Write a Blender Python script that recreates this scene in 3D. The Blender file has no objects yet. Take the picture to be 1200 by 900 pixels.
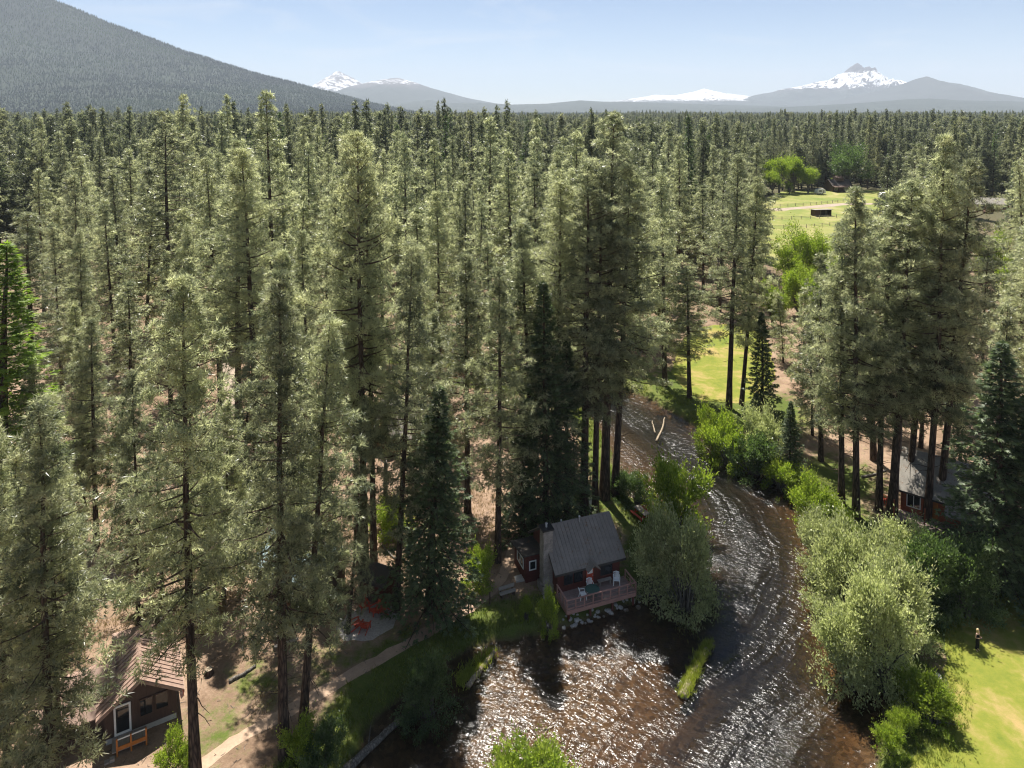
import bpy, math, random
import numpy as np
from mathutils import Vector, Matrix, noise as mnoise

# ------------------------------------------------------------------ camera, world, sun, exposure
SC = bpy.context.scene
COL = SC.collection
H, F, TH, YH = 42.0, 800.0, math.radians(4.0), 128.0      # camera height, focal length and horizon in photo pixels
YP = YH + F * math.tan(TH)
HAZE = 6.2e-5
cam_d = bpy.data.cameras.new('camera')
cam = bpy.data.objects.new('camera', cam_d)
COL.objects.link(cam)
cam.location = (0, 0, H)
cam.rotation_euler = (math.radians(90) - TH, 0, 0)
cam_d.sensor_width = 36.0
cam_d.lens = 36.0 * F / 1200.0
cam_d.shift_y = -(450.0 - YP) / 1200.0
cam_d.clip_start = 1.0
cam_d.clip_end = 90000.0
SC.camera = cam

SUN_AZ, SUN_EL = math.radians(-17.0), math.radians(63.0)   # azimuth from +Y towards +X
SUN_DIR = Vector((math.sin(SUN_AZ) * math.cos(SUN_EL), math.cos(SUN_AZ) * math.cos(SUN_EL), math.sin(SUN_EL)))
world = bpy.data.worlds.new('World')
SC.world = world
world.use_nodes = True
wn = world.node_tree.nodes
wl = world.node_tree.links
wn.clear()
w_out = wn.new('ShaderNodeOutputWorld')
w_bg = wn.new('ShaderNodeBackground')
w_sky = wn.new('ShaderNodeTexSky')
w_sky.sky_type = 'NISHITA'
w_sky.sun_disc = False
w_sky.sun_elevation = SUN_EL
w_sky.sun_rotation = SUN_AZ
w_sky.altitude = 900.0
w_sky.air_density = 0.8
w_sky.dust_density = 0.1
w_sky.ozone_density = 2.0
w_bg.inputs['Strength'].default_value = 0.05
# thin cirrus over the whole sky
w_tc = wn.new('ShaderNodeTexCoord')
w_map = wn.new('ShaderNodeMapping')
w_map.inputs['Scale'].default_value = (1.6, 1.0, 7.5)
w_map.inputs['Rotation'].default_value = (0.0, math.radians(14), 0.0)
w_n = wn.new('ShaderNodeTexNoise')
w_n.inputs['Scale'].default_value = 2.3
w_n.inputs['Detail'].default_value = 9.0
w_n.inputs['Roughness'].default_value = 0.62
w_n.inputs['Distortion'].default_value = 0.9
w_r = wn.new('ShaderNodeValToRGB')
w_r.color_ramp.elements[0].position = 0.50
w_r.color_ramp.elements[0].color = (0, 0, 0, 1)
w_r.color_ramp.elements[1].position = 0.78
w_r.color_ramp.elements[1].color = (0.5, 0.5, 0.5, 1)
w_mix = wn.new('ShaderNodeMixRGB')
w_mix.inputs['Color2'].default_value = (8.0, 8.2, 8.5, 1)
wl.new(w_tc.outputs['Generated'], w_map.inputs['Vector'])
wl.new(w_map.outputs['Vector'], w_n.inputs['Vector'])
wl.new(w_n.outputs['Fac'], w_r.inputs['Fac'])
wl.new(w_r.outputs['Color'], w_mix.inputs['Fac'])
wl.new(w_sky.outputs['Color'], w_mix.inputs['Color1'])
wl.new(w_mix.outputs['Color'], w_bg.inputs['Color'])
wl.new(w_bg.outputs['Background'], w_out.inputs['Surface'])

sun_d = bpy.data.lights.new('sun', 'SUN')
sun_d.energy = 5.0
sun_d.angle = math.radians(0.53)
sun_d.color = (1.0, 0.955, 0.88)
sun = bpy.data.objects.new('sun', sun_d)
COL.objects.link(sun)
sun.location = (0, 0, 200)
sun.rotation_euler = SUN_DIR.to_track_quat('Z', 'Y').to_euler()

SC.view_settings.view_transform = 'Standard'
SC.view_settings.look = 'None'
SC.view_settings.gamma = 1.0
SC.view_settings.use_curve_mapping = False
SC.view_settings.exposure = 1.25
SC.render.engine = 'CYCLES'
cy = SC.cycles
cy.max_bounces = 8
cy.diffuse_bounces = 4
cy.glossy_bounces = 2
cy.transmission_bounces = 5
cy.filter_width = 1.15
cy.transparent_max_bounces = 8
cy.volume_bounces = 0
cy.sample_clamp_indirect = 4.0
cy.sample_clamp_direct = 14.0
cy.caustics_reflective = False
cy.caustics_refractive = False
cy.use_denoising = True
try:
    cy.denoiser = 'OPENIMAGEDENOISE'
    cy.denoising_prefilter = 'ACCURATE'
except Exception:
    pass

# ------------------------------------------------------------------ helpers
def ray(x, y):
    a, b = (x - 600.0) / F, (YP - y) / F
    return Vector((a, math.cos(TH) + b * math.sin(TH), -math.sin(TH) + b * math.cos(TH)))

def P(x, y, z=0.0):
    """photo pixel -> world point on the level z"""
    d = ray(x, y)
    t = (z - H) / d.z
    return Vector((d.x * t, d.y * t, z))

def at_depth(x, y, Y):
    d = ray(x, y)
    t = Y / d.y
    return Vector((d.x * t, Y, H + d.z * t))

def project(p):
    """world -> photo pixel"""
    dy, dz = p[1], p[2] - H
    f = dy * math.cos(TH) - dz * math.sin(TH)
    u = dy * math.sin(TH) + dz * math.cos(TH)
    return 600 + F * p[0] / f, YP - F * u / f

def setp(o, label=None, cat=None, group=None, kind=None):
    if label: o['label'] = label
    if cat: o['category'] = cat
    if group: o['group'] = group
    if kind: o['kind'] = kind
    return o

def obj(name, me, mat=None, parent=None, loc=None, rot=None):
    o = bpy.data.objects.new(name, me)
    COL.objects.link(o)
    if mat is not None and me is not None and len(me.materials) == 0:
        for m in (mat if isinstance(mat, (list, tuple)) else [mat]):
            me.materials.append(m)
    if parent is not None: o.parent = parent
    if loc is not None: o.location = loc
    if rot is not None: o.rotation_euler = rot
    return o

def thing(name, label, cat, loc=(0, 0, 0), rotz=0.0, group=None):
    o = bpy.data.objects.new(name, None)
    o.empty_display_size = 0.3
    COL.objects.link(o)
    o.location = loc
    o.rotation_euler = (0, 0, rotz)
    return setp(o, label, cat, group)

def copy_thing(src, label=None, group=None):
    r = src.copy(); COL.objects.link(r)
    if label: r['label'] = label
    if group: r['group'] = group
    for ch in src.children:
        c = ch.copy(); COL.objects.link(c); c.parent = r
        for g in ch.children:
            d = g.copy(); COL.objects.link(d); d.parent = c
    return r

def np_mesh(name, V, Fc, smooth=False, mats=None, attr=None):
    """V (n,3), Fc (m,k) all faces same size"""
    V = np.ascontiguousarray(V, dtype=np.float32)
    Fc = np.ascontiguousarray(Fc, dtype=np.int32)
    me = bpy.data.meshes.new(name)
    m, k = Fc.shape
    me.vertices.add(len(V)); me.vertices.foreach_set('co', V.ravel())
    me.loops.add(m * k); me.loops.foreach_set('vertex_index', Fc.ravel())
    me.polygons.add(m)
    me.polygons.foreach_set('loop_start', np.arange(0, m * k, k, dtype=np.int32))
    me.polygons.foreach_set('loop_total', np.full(m, k, dtype=np.int32))
    if mats is not None:
        me.polygons.foreach_set('material_index', np.ascontiguousarray(mats, dtype=np.int32))
    me.polygons.foreach_set('use_smooth', np.full(m, bool(smooth)))
    if attr:
        for an, av in attr.items():
            a = me.attributes.new(an, 'FLOAT', 'POINT')
            a.data.foreach_set('value', np.ascontiguousarray(av, dtype=np.float32))
    me.update(calc_edges=True)
    me.validate()
    return me

class MB:
    """collects boxes, beams, tubes and prisms into one mesh"""
    def __init__(s): s.v, s.f, s.m = [], [], []
    def add(s, vs, fs, mi=0):
        b = len(s.v)
        s.v += [tuple(v) for v in vs]
        s.f += [tuple(b + i for i in f) for f in fs]
        s.m += [mi] * len(fs)
        return s
    def box(s, x0, x1, y0, y1, z0, z1, mi=0):
        return s.add([(x0, y0, z0), (x1, y0, z0), (x1, y1, z0), (x0, y1, z0), (x0, y0, z1), (x1, y0, z1), (x1, y1, z1), (x0, y1, z1)],
                     [(3, 2, 1, 0), (4, 5, 6, 7), (0, 1, 5, 4), (1, 2, 6, 5), (2, 3, 7, 6), (3, 0, 4, 7)], mi)
    def beam(s, p0, p1, w, h, mi=0, up=(0, 0, 1)):
        p0, p1 = Vector(p0), Vector(p1)
        d = (p1 - p0).normalized()
        u = Vector(up)
        if abs(d.dot(u)) > 0.98: u = Vector((0, 1, 0))
        a = d.cross(u).normalized() * (w / 2)
        b = a.cross(d).normalized() * (h / 2)
        vs = [p + q for p in (p0, p1) for q in (-a - b, a - b, a + b, -a + b)]
        return s.add(vs, [(3, 2, 1, 0), (4, 5, 6, 7), (0, 1, 5, 4), (1, 2, 6, 5), (2, 3, 7, 6), (3, 0, 4, 7)], mi)
    def tube(s, pts, rad, n=8, mi=0, cap=True):
        pts = [Vector(p) for p in pts]
        if not isinstance(rad, (list, tuple)): rad = [rad] * len(pts)
        b = len(s.v)
        for i, p in enumerate(pts):
            d = (pts[min(i + 1, len(pts) - 1)] - pts[max(i - 1, 0)]).normalized()
            u = Vector((0, 0, 1)) if abs(d.z) < 0.9 else Vector((1, 0, 0))
            a = d.cross(u).normalized(); c = a.cross(d).normalized()
            for k in range(n):
                t = 2 * math.pi * k / n
                s.v.append(tuple(p + (a * math.cos(t) + c * math.sin(t)) * rad[i]))
        for i in range(len(pts) - 1):
            for k in range(n):
                k2 = (k + 1) % n
                s.f.append((b + i * n + k, b + i * n + k2, b + (i + 1) * n + k2, b + (i + 1) * n + k)); s.m.append(mi)
        if cap:
            s.f.append(tuple(b + k for k in reversed(range(n)))); s.m.append(mi)
            e = b + (len(pts) - 1) * n
            s.f.append(tuple(e + k for k in range(n))); s.m.append(mi)
        return s
    def prism(s, poly, axis, a0, a1, mi=0):
        """poly: 2-D points; axis 'x': poly is (y,z), 'y': poly is (x,z), 'z': poly is (x,y)"""
        def pt(q, a): return {'x': (a, q[0], q[1]), 'y': (q[0], a, q[1]), 'z': (q[0], q[1], a)}[axis]
        n = len(poly)
        vs = [pt(q, a0) for q in poly] + [pt(q, a1) for q in poly]
        fs = [tuple(range(n)), tuple(range(2 * n - 1, n - 1, -1))]
        fs += [(i, i + n, (i + 1) % n + n, (i + 1) % n) for i in range(n)]
        return s.add(vs, fs, mi)
    def lathe(s, prof, n=12, c=(0, 0, 0), mi=0):
        b = len(s.v)
        for r, z in prof:
            for k in range(n):
                t = 2 * math.pi * k / n
                s.v.append((c[0] + r * math.cos(t), c[1] + r * math.sin(t), c[2] + z))
        for i in range(len(prof) - 1):
            for k in range(n):
                k2 = (k + 1) % n
                s.f.append((b + i * n + k, b + i * n + k2, b + (i + 1) * n + k2, b + (i + 1) * n + k)); s.m.append(mi)
        return s
    def mesh(s, name, smooth=False):
        import bmesh
        me = bpy.data.meshes.new(name)
        me.from_pydata(s.v, [], s.f)
        me.polygons.foreach_set('material_index', s.m)
        bm = bmesh.new(); bm.from_mesh(me)
        bmesh.ops.recalc_face_normals(bm, faces=bm.faces)
        bm.to_mesh(me); bm.free()
        if smooth: me.polygons.foreach_set('use_smooth', [True] * len(me.polygons))
        me.update()
        return me
    def build(s, name, mat, parent=None, smooth=False, loc=None, rot=None):
        return obj(name, s.mesh(name, smooth), mat, parent, loc, rot)

# ------------------------------------------------------------------ materials
def new_mat(name):
    m = bpy.data.materials.new(name)
    m.use_nodes = True
    nt = m.node_tree
    nt.nodes.clear()
    out = nt.nodes.new('ShaderNodeOutputMaterial')
    return m, nt, out

def N(nt, t, **kw):
    n = nt.nodes.new(t)
    for k, v in kw.items():
        if k in n.inputs: n.inputs[k].default_value = v
        else: setattr(n, k, v)
    return n

def ramp(nt, stops, fac=None):
    r = nt.nodes.new('ShaderNodeValToRGB')
    e = r.color_ramp.elements
    while len(e) < len(stops): e.new(0.5)
    for i, (p, c) in enumerate(stops):
        e[i].position = p
        e[i].color = (*c, 1) if len(c) == 3 else c
    if fac is not None: nt.links.new(fac, r.inputs['Fac'])
    return r

def mixc(nt, fac, a, b, bt='MIX'):
    m = nt.nodes.new('ShaderNodeMixRGB')
    m.blend_type = bt
    for i, q in enumerate((fac, a, b)):
        if hasattr(q, 'is_output'): nt.links.new(q, m.inputs[i])
        elif i == 0: m.inputs[0].default_value = q
        else: m.inputs[i].default_value = (*q, 1) if len(q) == 3 else q
    return m.outputs['Color']

def math_n(nt, op, a, b=None, clamp=False):
    m = nt.nodes.new('ShaderNodeMath'); m.operation = op; m.use_clamp = clamp
    for i, q in enumerate((a, b)):
        if q is None: continue
        if hasattr(q, 'is_output'): nt.links.new(q, m.inputs[i])
        else: m.inputs[i].default_value = q
    return m.outputs[0]

def coords(nt, kind='Object', scale=(1, 1, 1), rot=(0, 0, 0)):
    tc = nt.nodes.new('ShaderNodeTexCoord')
    mp = nt.nodes.new('ShaderNodeMapping')
    mp.inputs['Scale'].default_value = scale
    mp.inputs['Rotation'].default_value = rot
    nt.links.new(tc.outputs[kind], mp.inputs['Vector'])
    return mp.outputs['Vector']

def noise_n(nt, vec, scale, detail=4.0, rough=0.55, dist=0.0):
    n = nt.nodes.new('ShaderNodeTexNoise')
    n.inputs['Scale'].default_value = scale
    n.inputs['Detail'].default_value = detail
    n.inputs['Roughness'].default_value = rough
    n.inputs['Distortion'].default_value = dist
    if vec is not None: nt.links.new(vec, n.inputs['Vector'])
    return n.outputs['Fac']

def bump_n(nt, h, strength=0.5, dist=0.05, normal=None):
    b = nt.nodes.new('ShaderNodeBump')
    b.inputs['Strength'].default_value = strength
    b.inputs['Distance'].default_value = dist
    nt.links.new(h, b.inputs['Height'])
    if normal is not None: nt.links.new(normal, b.inputs['Normal'])
    return b.outputs['Normal']

def principled(nt, out, color, rough=0.8, spec=0.3, normal=None, metallic=0.0):
    p = nt.nodes.new('ShaderNodeBsdfPrincipled')
    if hasattr(color, 'is_output'): nt.links.new(color, p.inputs['Base Color'])
    else: p.inputs['Base Color'].default_value = (*color, 1)
    if hasattr(rough, 'is_output'): nt.links.new(rough, p.inputs['Roughness'])
    else: p.inputs['Roughness'].default_value = rough
    p.inputs['Specular IOR Level'].default_value = spec
    p.inputs['Metallic'].default_value = metallic
    if normal is not None: nt.links.new(normal, p.inputs['Normal'])
    if out is not None: nt.links.new(p.outputs[0], out.inputs['Surface'])
    return p

def simple_mat(name, col, rough=0.75, spec=0.3, var=0.25, scale=3.0, bump=0.0, metallic=0.0, stretch=(1, 1, 1)):
    m, nt, out = new_mat(name)
    v = coords(nt, 'Object', stretch)
    n = noise_n(nt, v, scale, 6.0, 0.6)
    n2 = noise_n(nt, v, scale * 7.0, 3.0, 0.6)
    f = math_n(nt, 'ADD', math_n(nt, 'MULTIPLY', n, 0.65), math_n(nt, 'MULTIPLY', n2, 0.35))
    lo = tuple(c * (1 - var) for c in col); hi = tuple(min(1, c * (1 + var)) for c in col)
    r = ramp(nt, [(0.3, lo), (0.7, hi)], f)
    nb = bump_n(nt, f, bump, 0.03) if bump else None
    principled(nt, out, r.outputs['Color'], rough, spec, nb, metallic)
    return m

def foliage_mat(name, lo, hi, trans, tf=0.4, rough=0.5, spec=0.35, objvar=0.25, hue=None):
    m, nt, out = new_mat(name)
    at = N(nt, 'ShaderNodeAttribute', attribute_name='tint')
    oi = nt.nodes.new('ShaderNodeObjectInfo')
    r = ramp(nt, [(0.15, lo), (0.85, hi)], at.outputs['Fac'])
    k = math_n(nt, 'ADD', math_n(nt, 'MULTIPLY', oi.outputs['Random'], objvar), 1.0 - objvar / 2)
    c = mixc(nt, 1.0, r.outputs['Color'], k, 'MULTIPLY')
    if hue:
        rr = ramp(nt, [(0.0, (0, 0, 0)), (0.5, (0, 0, 0)), (1.0, (0.45, 0.45, 0.45))], oi.outputs['Random'])
        c = mixc(nt, rr.outputs['Color'], c, hue)
    p = principled(nt, None, c, rough, spec)
    t = nt.nodes.new('ShaderNodeBsdfTranslucent')
    tc = mixc(nt, 1.0, c, trans, 'MULTIPLY')
    nt.links.new(tc, t.inputs['Color'])
    mx = nt.nodes.new('ShaderNodeMixShader')
    mx.inputs[0].default_value = tf
    nt.links.new(p.outputs[0], mx.inputs[1]); nt.links.new(t.outputs[0], mx.inputs[2])
    nt.links.new(mx.outputs[0], out.inputs['Surface'])
    return m

M = {}
M['pine_needles'] = foliage_mat('pine_needles', (0.104, 0.122, 0.070), (0.425, 0.432, 0.268), (1.85, 1.9, 1.6), 0.50, 0.36, 0.6, 0.65, hue=(0.20, 0.195, 0.10))
M['far_shaded_needles'] = foliage_mat('far_shaded_needles', (0.070, 0.084, 0.052), (0.235, 0.245, 0.150), (1.8, 1.85, 1.5), 0.48, 0.4, 0.5, 0.6, hue=(0.15, 0.135, 0.07))  # shade of far crowns put into the needle colour, along with mixed-in firs
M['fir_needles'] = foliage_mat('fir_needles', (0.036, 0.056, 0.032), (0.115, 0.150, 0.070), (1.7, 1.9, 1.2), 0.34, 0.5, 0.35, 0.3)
M['larch_needles'] = foliage_mat('larch_needles', (0.105, 0.165, 0.028), (0.220, 0.295, 0.055), (1.8, 2.0, 1.0), 0.45, 0.5, 0.3, 0.2)
M['willow_leaves'] = foliage_mat('willow_leaves', (0.200, 0.225, 0.105), (0.450, 0.460, 0.260), (1.7, 1.8, 1.2), 0.42, 0.4, 0.45, 0.25)
M['dark_leaves'] = foliage_mat('dark_leaves', (0.050, 0.080, 0.032), (0.130, 0.170, 0.075), (1.6, 1.9, 0.9), 0.38, 0.42, 0.45, 0.25)
M['bright_leaves'] = foliage_mat('bright_leaves', (0.130, 0.185, 0.030), (0.275, 0.315, 0.065), (1.7, 1.9, 0.8), 0.45, 0.5, 0.3, 0.25)
M['bank_grass'] = foliage_mat('bank_grass', (0.085, 0.115, 0.020), (0.190, 0.200, 0.055), (1.6, 1.8, 0.8), 0.4, 0.5, 0.3, 0.1)
M['log_grass'] = foliage_mat('log_grass', (0.18, 0.22, 0.035), (0.36, 0.38, 0.085), (1.6, 1.7, 0.8), 0.4, 0.5, 0.3, 0.1)
M['dry_grass'] = foliage_mat('dry_grass', (0.160, 0.120, 0.050), (0.300, 0.240, 0.110), (1.4, 1.3, 1.0), 0.35, 0.6, 0.2, 0.1)

def bark_mat(name, dark, light, sc=1.0):
    m, nt, out = new_mat(name)
    v = coords(nt, 'Object', (3.2 * sc, 3.2 * sc, 0.55 * sc))
    n = noise_n(nt, v, 2.2, 6.0, 0.65, 0.6)
    vo = N(nt, 'ShaderNodeTexVoronoi', feature='DISTANCE_TO_EDGE', Scale=1.8)
    nt.links.new(v, vo.inputs['Vector'])
    f = math_n(nt, 'ADD', math_n(nt, 'MULTIPLY', n, 0.6), math_n(nt, 'MULTIPLY', vo.outputs['Distance'], 0.9))
    r = ramp(nt, [(0.28, dark), (0.72, light)], f)
    principled(nt, out, r.outputs['Color'], 0.92, 0.15, bump_n(nt, f, 0.9, 0.06))
    return m
M['bark'] = bark_mat('bark', (0.034, 0.025, 0.020), (0.165, 0.112, 0.080))
M['red_bark'] = bark_mat('red_bark', (0.060, 0.034, 0.022), (0.230, 0.125, 0.072))
M['grey_bark'] = bark_mat('grey_bark', (0.080, 0.072, 0.062), (0.260, 0.230, 0.195))
M['dead_wood'] = bark_mat('dead_wood', (0.180, 0.140, 0.095), (0.460, 0.380, 0.280))

def ground_mat():
    m, nt, out = new_mat('forest_floor')
    v = coords(nt, 'Object')
    at_g = N(nt, 'ShaderNodeAttribute', attribute_name='grass').outputs['Fac']
    at_b = N(nt, 'ShaderNodeAttribute', attribute_name='bed').outputs['Fac']
    at_f = N(nt, 'ShaderNodeAttribute', attribute_name='far').outputs['Fac']
    n1 = noise_n(nt, v, 0.22, 7.0, 0.66, 0.6)
    n2 = noise_n(nt, v, 0.9, 6.0, 0.7)
    n3 = noise_n(nt, v, 6.0, 4.0, 0.7)
    f = math_n(nt, 'ADD', math_n(nt, 'MULTIPLY', n1, 0.5), math_n(nt, 'ADD', math_n(nt, 'MULTIPLY', n2, 0.3), math_n(nt, 'MULTIPLY', n3, 0.2)))
    dirt = ramp(nt, [(0.30, (0.085, 0.054, 0.036)), (0.45, (0.190, 0.128, 0.085)), (0.56, (0.300, 0.210, 0.148)), (0.70, (0.205, 0.160, 0.075))], f)
    grs = ramp(nt, [(0.30, (0.040, 0.060, 0.014)), (0.50, (0.090, 0.115, 0.026)), (0.68, (0.185, 0.165, 0.060))], f)
    gm = math_n(nt, 'ADD', at_g, math_n(nt, 'MULTIPLY', math_n(nt, 'SUBTRACT', n2, 0.5), 1.1))
    gm = ramp(nt, [(0.38, (0, 0, 0)), (0.62, (1, 1, 1))], gm).outputs['Color']
    c = mixc(nt, gm, dirt.outputs['Color'], grs.outputs['Color'])
    vo = N(nt, 'ShaderNodeTexVoronoi', Scale=3.2)
    nt.links.new(v, vo.inputs['Vector'])
    peb = ramp(nt, [(0.0, (0.018, 0.012, 0.007)), (0.45, (0.056, 0.039, 0.023)), (0.8, (0.100, 0.071, 0.043)), (1.0, (0.15, 0.12, 0.085))],
               math_n(nt, 'ADD', math_n(nt, 'MULTIPLY', N_sep(nt, vo.outputs['Color']), 0.55), math_n(nt, 'MULTIPLY', n1, 0.45)))
    c = mixc(nt, at_b, c, peb.outputs['Color'])
    c = mixc(nt, at_f, c, (0.085, 0.078, 0.044))
    h = math_n(nt, 'ADD', n2, math_n(nt, 'MULTIPLY', n3, 0.5))
    principled(nt, out, c, 0.95, 0.1, bump_n(nt, h, 0.8, 0.12))
    return m
def N_sep(nt, c):
    s = nt.nodes.new('ShaderNodeSeparateColor'); nt.links.new(c, s.inputs[0]); return s.outputs[0]
M['ground'] = ground_mat()

def lawn_mat(name, a, b, c, sc=1.0):
    m, nt, out = new_mat(name)
    v = coords(nt, 'Object')
    n1 = noise_n(nt, v, 0.16 * sc, 5.0, 0.6, 0.8)
    n2 = noise_n(nt, v, 1.3 * sc, 5.0, 0.65)
    n3 = noise_n(nt, v, 22.0 * sc, 3.0, 0.7)
    f = math_n(nt, 'ADD', math_n(nt, 'MULTIPLY', n1, 0.62), math_n(nt, 'ADD', math_n(nt, 'MULTIPLY', n2, 0.25), math_n(nt, 'MULTIPLY', n3, 0.13)))
    r = ramp(nt, [(0.36, a), (0.50, b), (0.63, c)], f)
    principled(nt, out, r.outputs['Color'], 0.85, 0.2, bump_n(nt, math_n(nt, 'ADD', n3, n2), 0.7, 0.05))
    return m
M['lawn'] = lawn_mat('lawn', (0.095, 0.135, 0.016), (0.175, 0.185, 0.026), (0.330, 0.235, 0.095))
M['meadow'] = lawn_mat('meadow', (0.110, 0.155, 0.030), (0.190, 0.200, 0.050), (0.290, 0.250, 0.110), 0.45)
M['path'] = simple_mat('path_dirt', (0.36, 0.255, 0.18), 0.95, 0.1, 0.25, 0.8, 0.4)
M['gravel'] = simple_mat('gravel', (0.40, 0.365, 0.33), 0.95, 0.1, 0.35, 6.0, 0.8)
M['road'] = simple_mat('dusty_road', (0.30, 0.24, 0.19), 0.95, 0.1, 0.2, 0.2, 0.2)

def water_mat():
    m, nt, out = new_mat('river_water')
    uv = N(nt, 'ShaderNodeUVMap', uv_map='flow')
    def mp(sc):
        q = nt.nodes.new('ShaderNodeMapping'); q.inputs['Scale'].default_value = sc
        nt.links.new(uv.outputs['UV'], q.inputs['Vector']); return q.outputs['Vector']
    # riffle strength: patches of quick and slack water drawn out along the current
    pat = noise_n(nt, mp((0.05, 0.16, 1)), 1.0, 3.0, 0.55, 0.7)
    lin = noise_n(nt, mp((0.06, 0.75, 1)), 1.0, 3.0, 0.6, 0.5)
    pat = math_n(nt, 'ADD', math_n(nt, 'MULTIPLY', pat, 0.78), math_n(nt, 'MULTIPLY', lin, 0.22))
    pat = ramp(nt, [(0.40, (0.14,) * 3), (0.50, (0.48,) * 3), (0.60, (1.0,) * 3)], pat).outputs['Color']
    w1 = noise_n(nt, mp((2.3, 1.4, 1)), 1.0, 3.0, 0.6, 0.9)
    w2 = noise_n(nt, mp((5.2, 3.4, 1)), 1.0, 3.0, 0.62, 0.6)
    w3 = noise_n(nt, mp((0.55, 0.30, 1)), 1.0, 2.0, 0.5, 0.4)
    hgt = math_n(nt, 'ADD', math_n(nt, 'MULTIPLY', w1, 0.62), math_n(nt, 'ADD', math_n(nt, 'MULTIPLY', w2, 0.22), math_n(nt, 'MULTIPLY', w3, 0.45)))
    hgt = math_n(nt, 'MULTIPLY', hgt, pat)
    nb = bump_n(nt, hgt, 1.0, 0.27)
    fr = N(nt, 'ShaderNodeFresnel', IOR=1.40)
    nt.links.new(nb, fr.inputs['Normal'])
    gl = N(nt, 'ShaderNodeBsdfGlossy', Roughness=0.20)
    gl.inputs['Color'].default_value = (1, 1, 1, 1)
    nt.links.new(nb, gl.inputs['Normal'])
    tr = nt.nodes.new('ShaderNodeBsdfTransparent')
    dp = N(nt, 'ShaderNodeAttribute', attribute_name='depth')
    tcol = ramp(nt, [(0.0, (0.95, 0.86, 0.74)), (0.35, (0.80, 0.66, 0.50)), (1.0, (0.30, 0.30, 0.29))], dp.outputs['Fac'])
    nt.links.new(tcol.outputs['Color'], tr.inputs['Color'])
    mx = nt.nodes.new('ShaderNodeMixShader')
    nt.links.new(fr.outputs[0], mx.inputs[0])
    nt.links.new(tr.outputs[0], mx.inputs[1]); nt.links.new(gl.outputs[0], mx.inputs[2])
    nt.links.new(mx.outputs[0], out.inputs['Surface'])
    return m
M['water'] = water_mat()

def mountain_mat(name, forest, rock, snow_lo=None, snow_hi=None, snow_amt=0.5, snow_scale=0.004, stripes=1.0, top_rock=None):
    m, nt, out = new_mat(name)
    v = coords(nt, 'Object')
    geo = nt.nodes.new('ShaderNodeNewGeometry')
    sp = nt.nodes.new('ShaderNodeSeparateXYZ'); nt.links.new(v, sp.inputs[0])
    z = sp.outputs['Z']
    n1 = noise_n(nt, v, 0.0035, 8.0, 0.62)
    n2 = noise_n(nt, v, 0.03, 4.0, 0.7)
    c = ramp(nt, [(0.35, forest), (0.62, tuple(min(1, q * 1.7) for q in forest))], math_n(nt, 'ADD', math_n(nt, 'MULTIPLY', n1, 0.6), math_n(nt, 'MULTIPLY', n2, 0.4))).outputs['Color']
    if snow_lo is not None:
        jz = math_n(nt, 'ADD', z, math_n(nt, 'MULTIPLY', math_n(nt, 'SUBTRACT', n1, 0.5), (snow_hi - snow_lo) * 1.6))
        rk = math_n(nt, 'DIVIDE', math_n(nt, 'SUBTRACT', jz, snow_lo * 0.85), (snow_hi - snow_lo) * 0.5 + 1e-3, True)
        rk_c = ramp(nt, [(0.3, tuple(q * 0.7 for q in rock)), (0.7, rock)], n2).outputs['Color']
        c = mixc(nt, rk, c, rk_c)
        v2 = coords(nt, 'Object', (1.0, 1.0, 0.35))
        sn = noise_n(nt, v2, snow_scale, 7.0, 0.68, 0.8 * stripes)
        sz = math_n(nt, 'DIVIDE', math_n(nt, 'SUBTRACT', z, snow_lo), snow_hi - snow_lo, True)
        sf = math_n(nt, 'ADD', math_n(nt, 'MULTIPLY', math_n(nt, 'MULTIPLY', sz, 3.0, True), 0.35), math_n(nt, 'ADD', math_n(nt, 'MULTIPLY', math_n(nt, 'SUBTRACT', sn, 0.5), 2.6), snow_amt - 0.35))
        sf = math_n(nt, 'MULTIPLY', sf, math_n(nt, 'GREATER_THAN', sz, 0.02))
        if top_rock is not None:
            tz = math_n(nt, 'ADD', z, math_n(nt, 'MULTIPLY', math_n(nt, 'SUBTRACT', sn, 0.5), 220.0))
            sf = math_n(nt, 'MULTIPLY', sf, math_n(nt, 'LESS_THAN', tz, top_rock))
        sm = ramp(nt, [(0.40, (0, 0, 0)), (0.56, (1, 1, 1))], sf).outputs['Color']
        c = mixc(nt, sm, c, (0.74, 0.75, 0.77))
    principled(nt, out, c, 0.95, 0.05)
    return m

# ------------------------------------------------------------------ terrain: river course, ground sheet
WZ = -0.7
river_px = [(330, 985), (385, 925), (418, 893), (430, 857), (466, 828), (497, 800), (528, 774), (569, 752), (608, 748), (640, 742), (663, 733),
            (700, 723), (735, 712), (762, 700), (778, 672), (772, 635), (758, 606), (742, 586), (728, 562), (716, 532), (705, 505), (690, 484), (655, 466), (560, 448), (430, 436),
            (430, 424), (560, 434), (680, 446), (745, 461), (772, 474), (802, 491), (830, 514), (850, 530), (880, 546), (906, 558), (930, 577), (944, 602),
            (948, 640), (950, 690), (958, 740), (985, 792), (1010, 806), (1046, 812), (1036, 838), (1026, 868), (1022, 900), (1030, 985)]
river = np.array([[*P(x, y, WZ).xy] for x, y in river_px])
lo_pt = river[0].copy(); hi_pt = river[-1].copy()
river = np.vstack([[[-19.0, 2.0]], river, [[24.0, 2.0]]])
def chaikin(p, n=2):
    for _ in range(n):
        q = np.roll(p, -1, 0)
        p = np.stack([0.75 * p + 0.25 * q, 0.25 * p + 0.75 * q], 1).reshape(-1, 2)
    return p
river = chaikin(river, 2)

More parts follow.
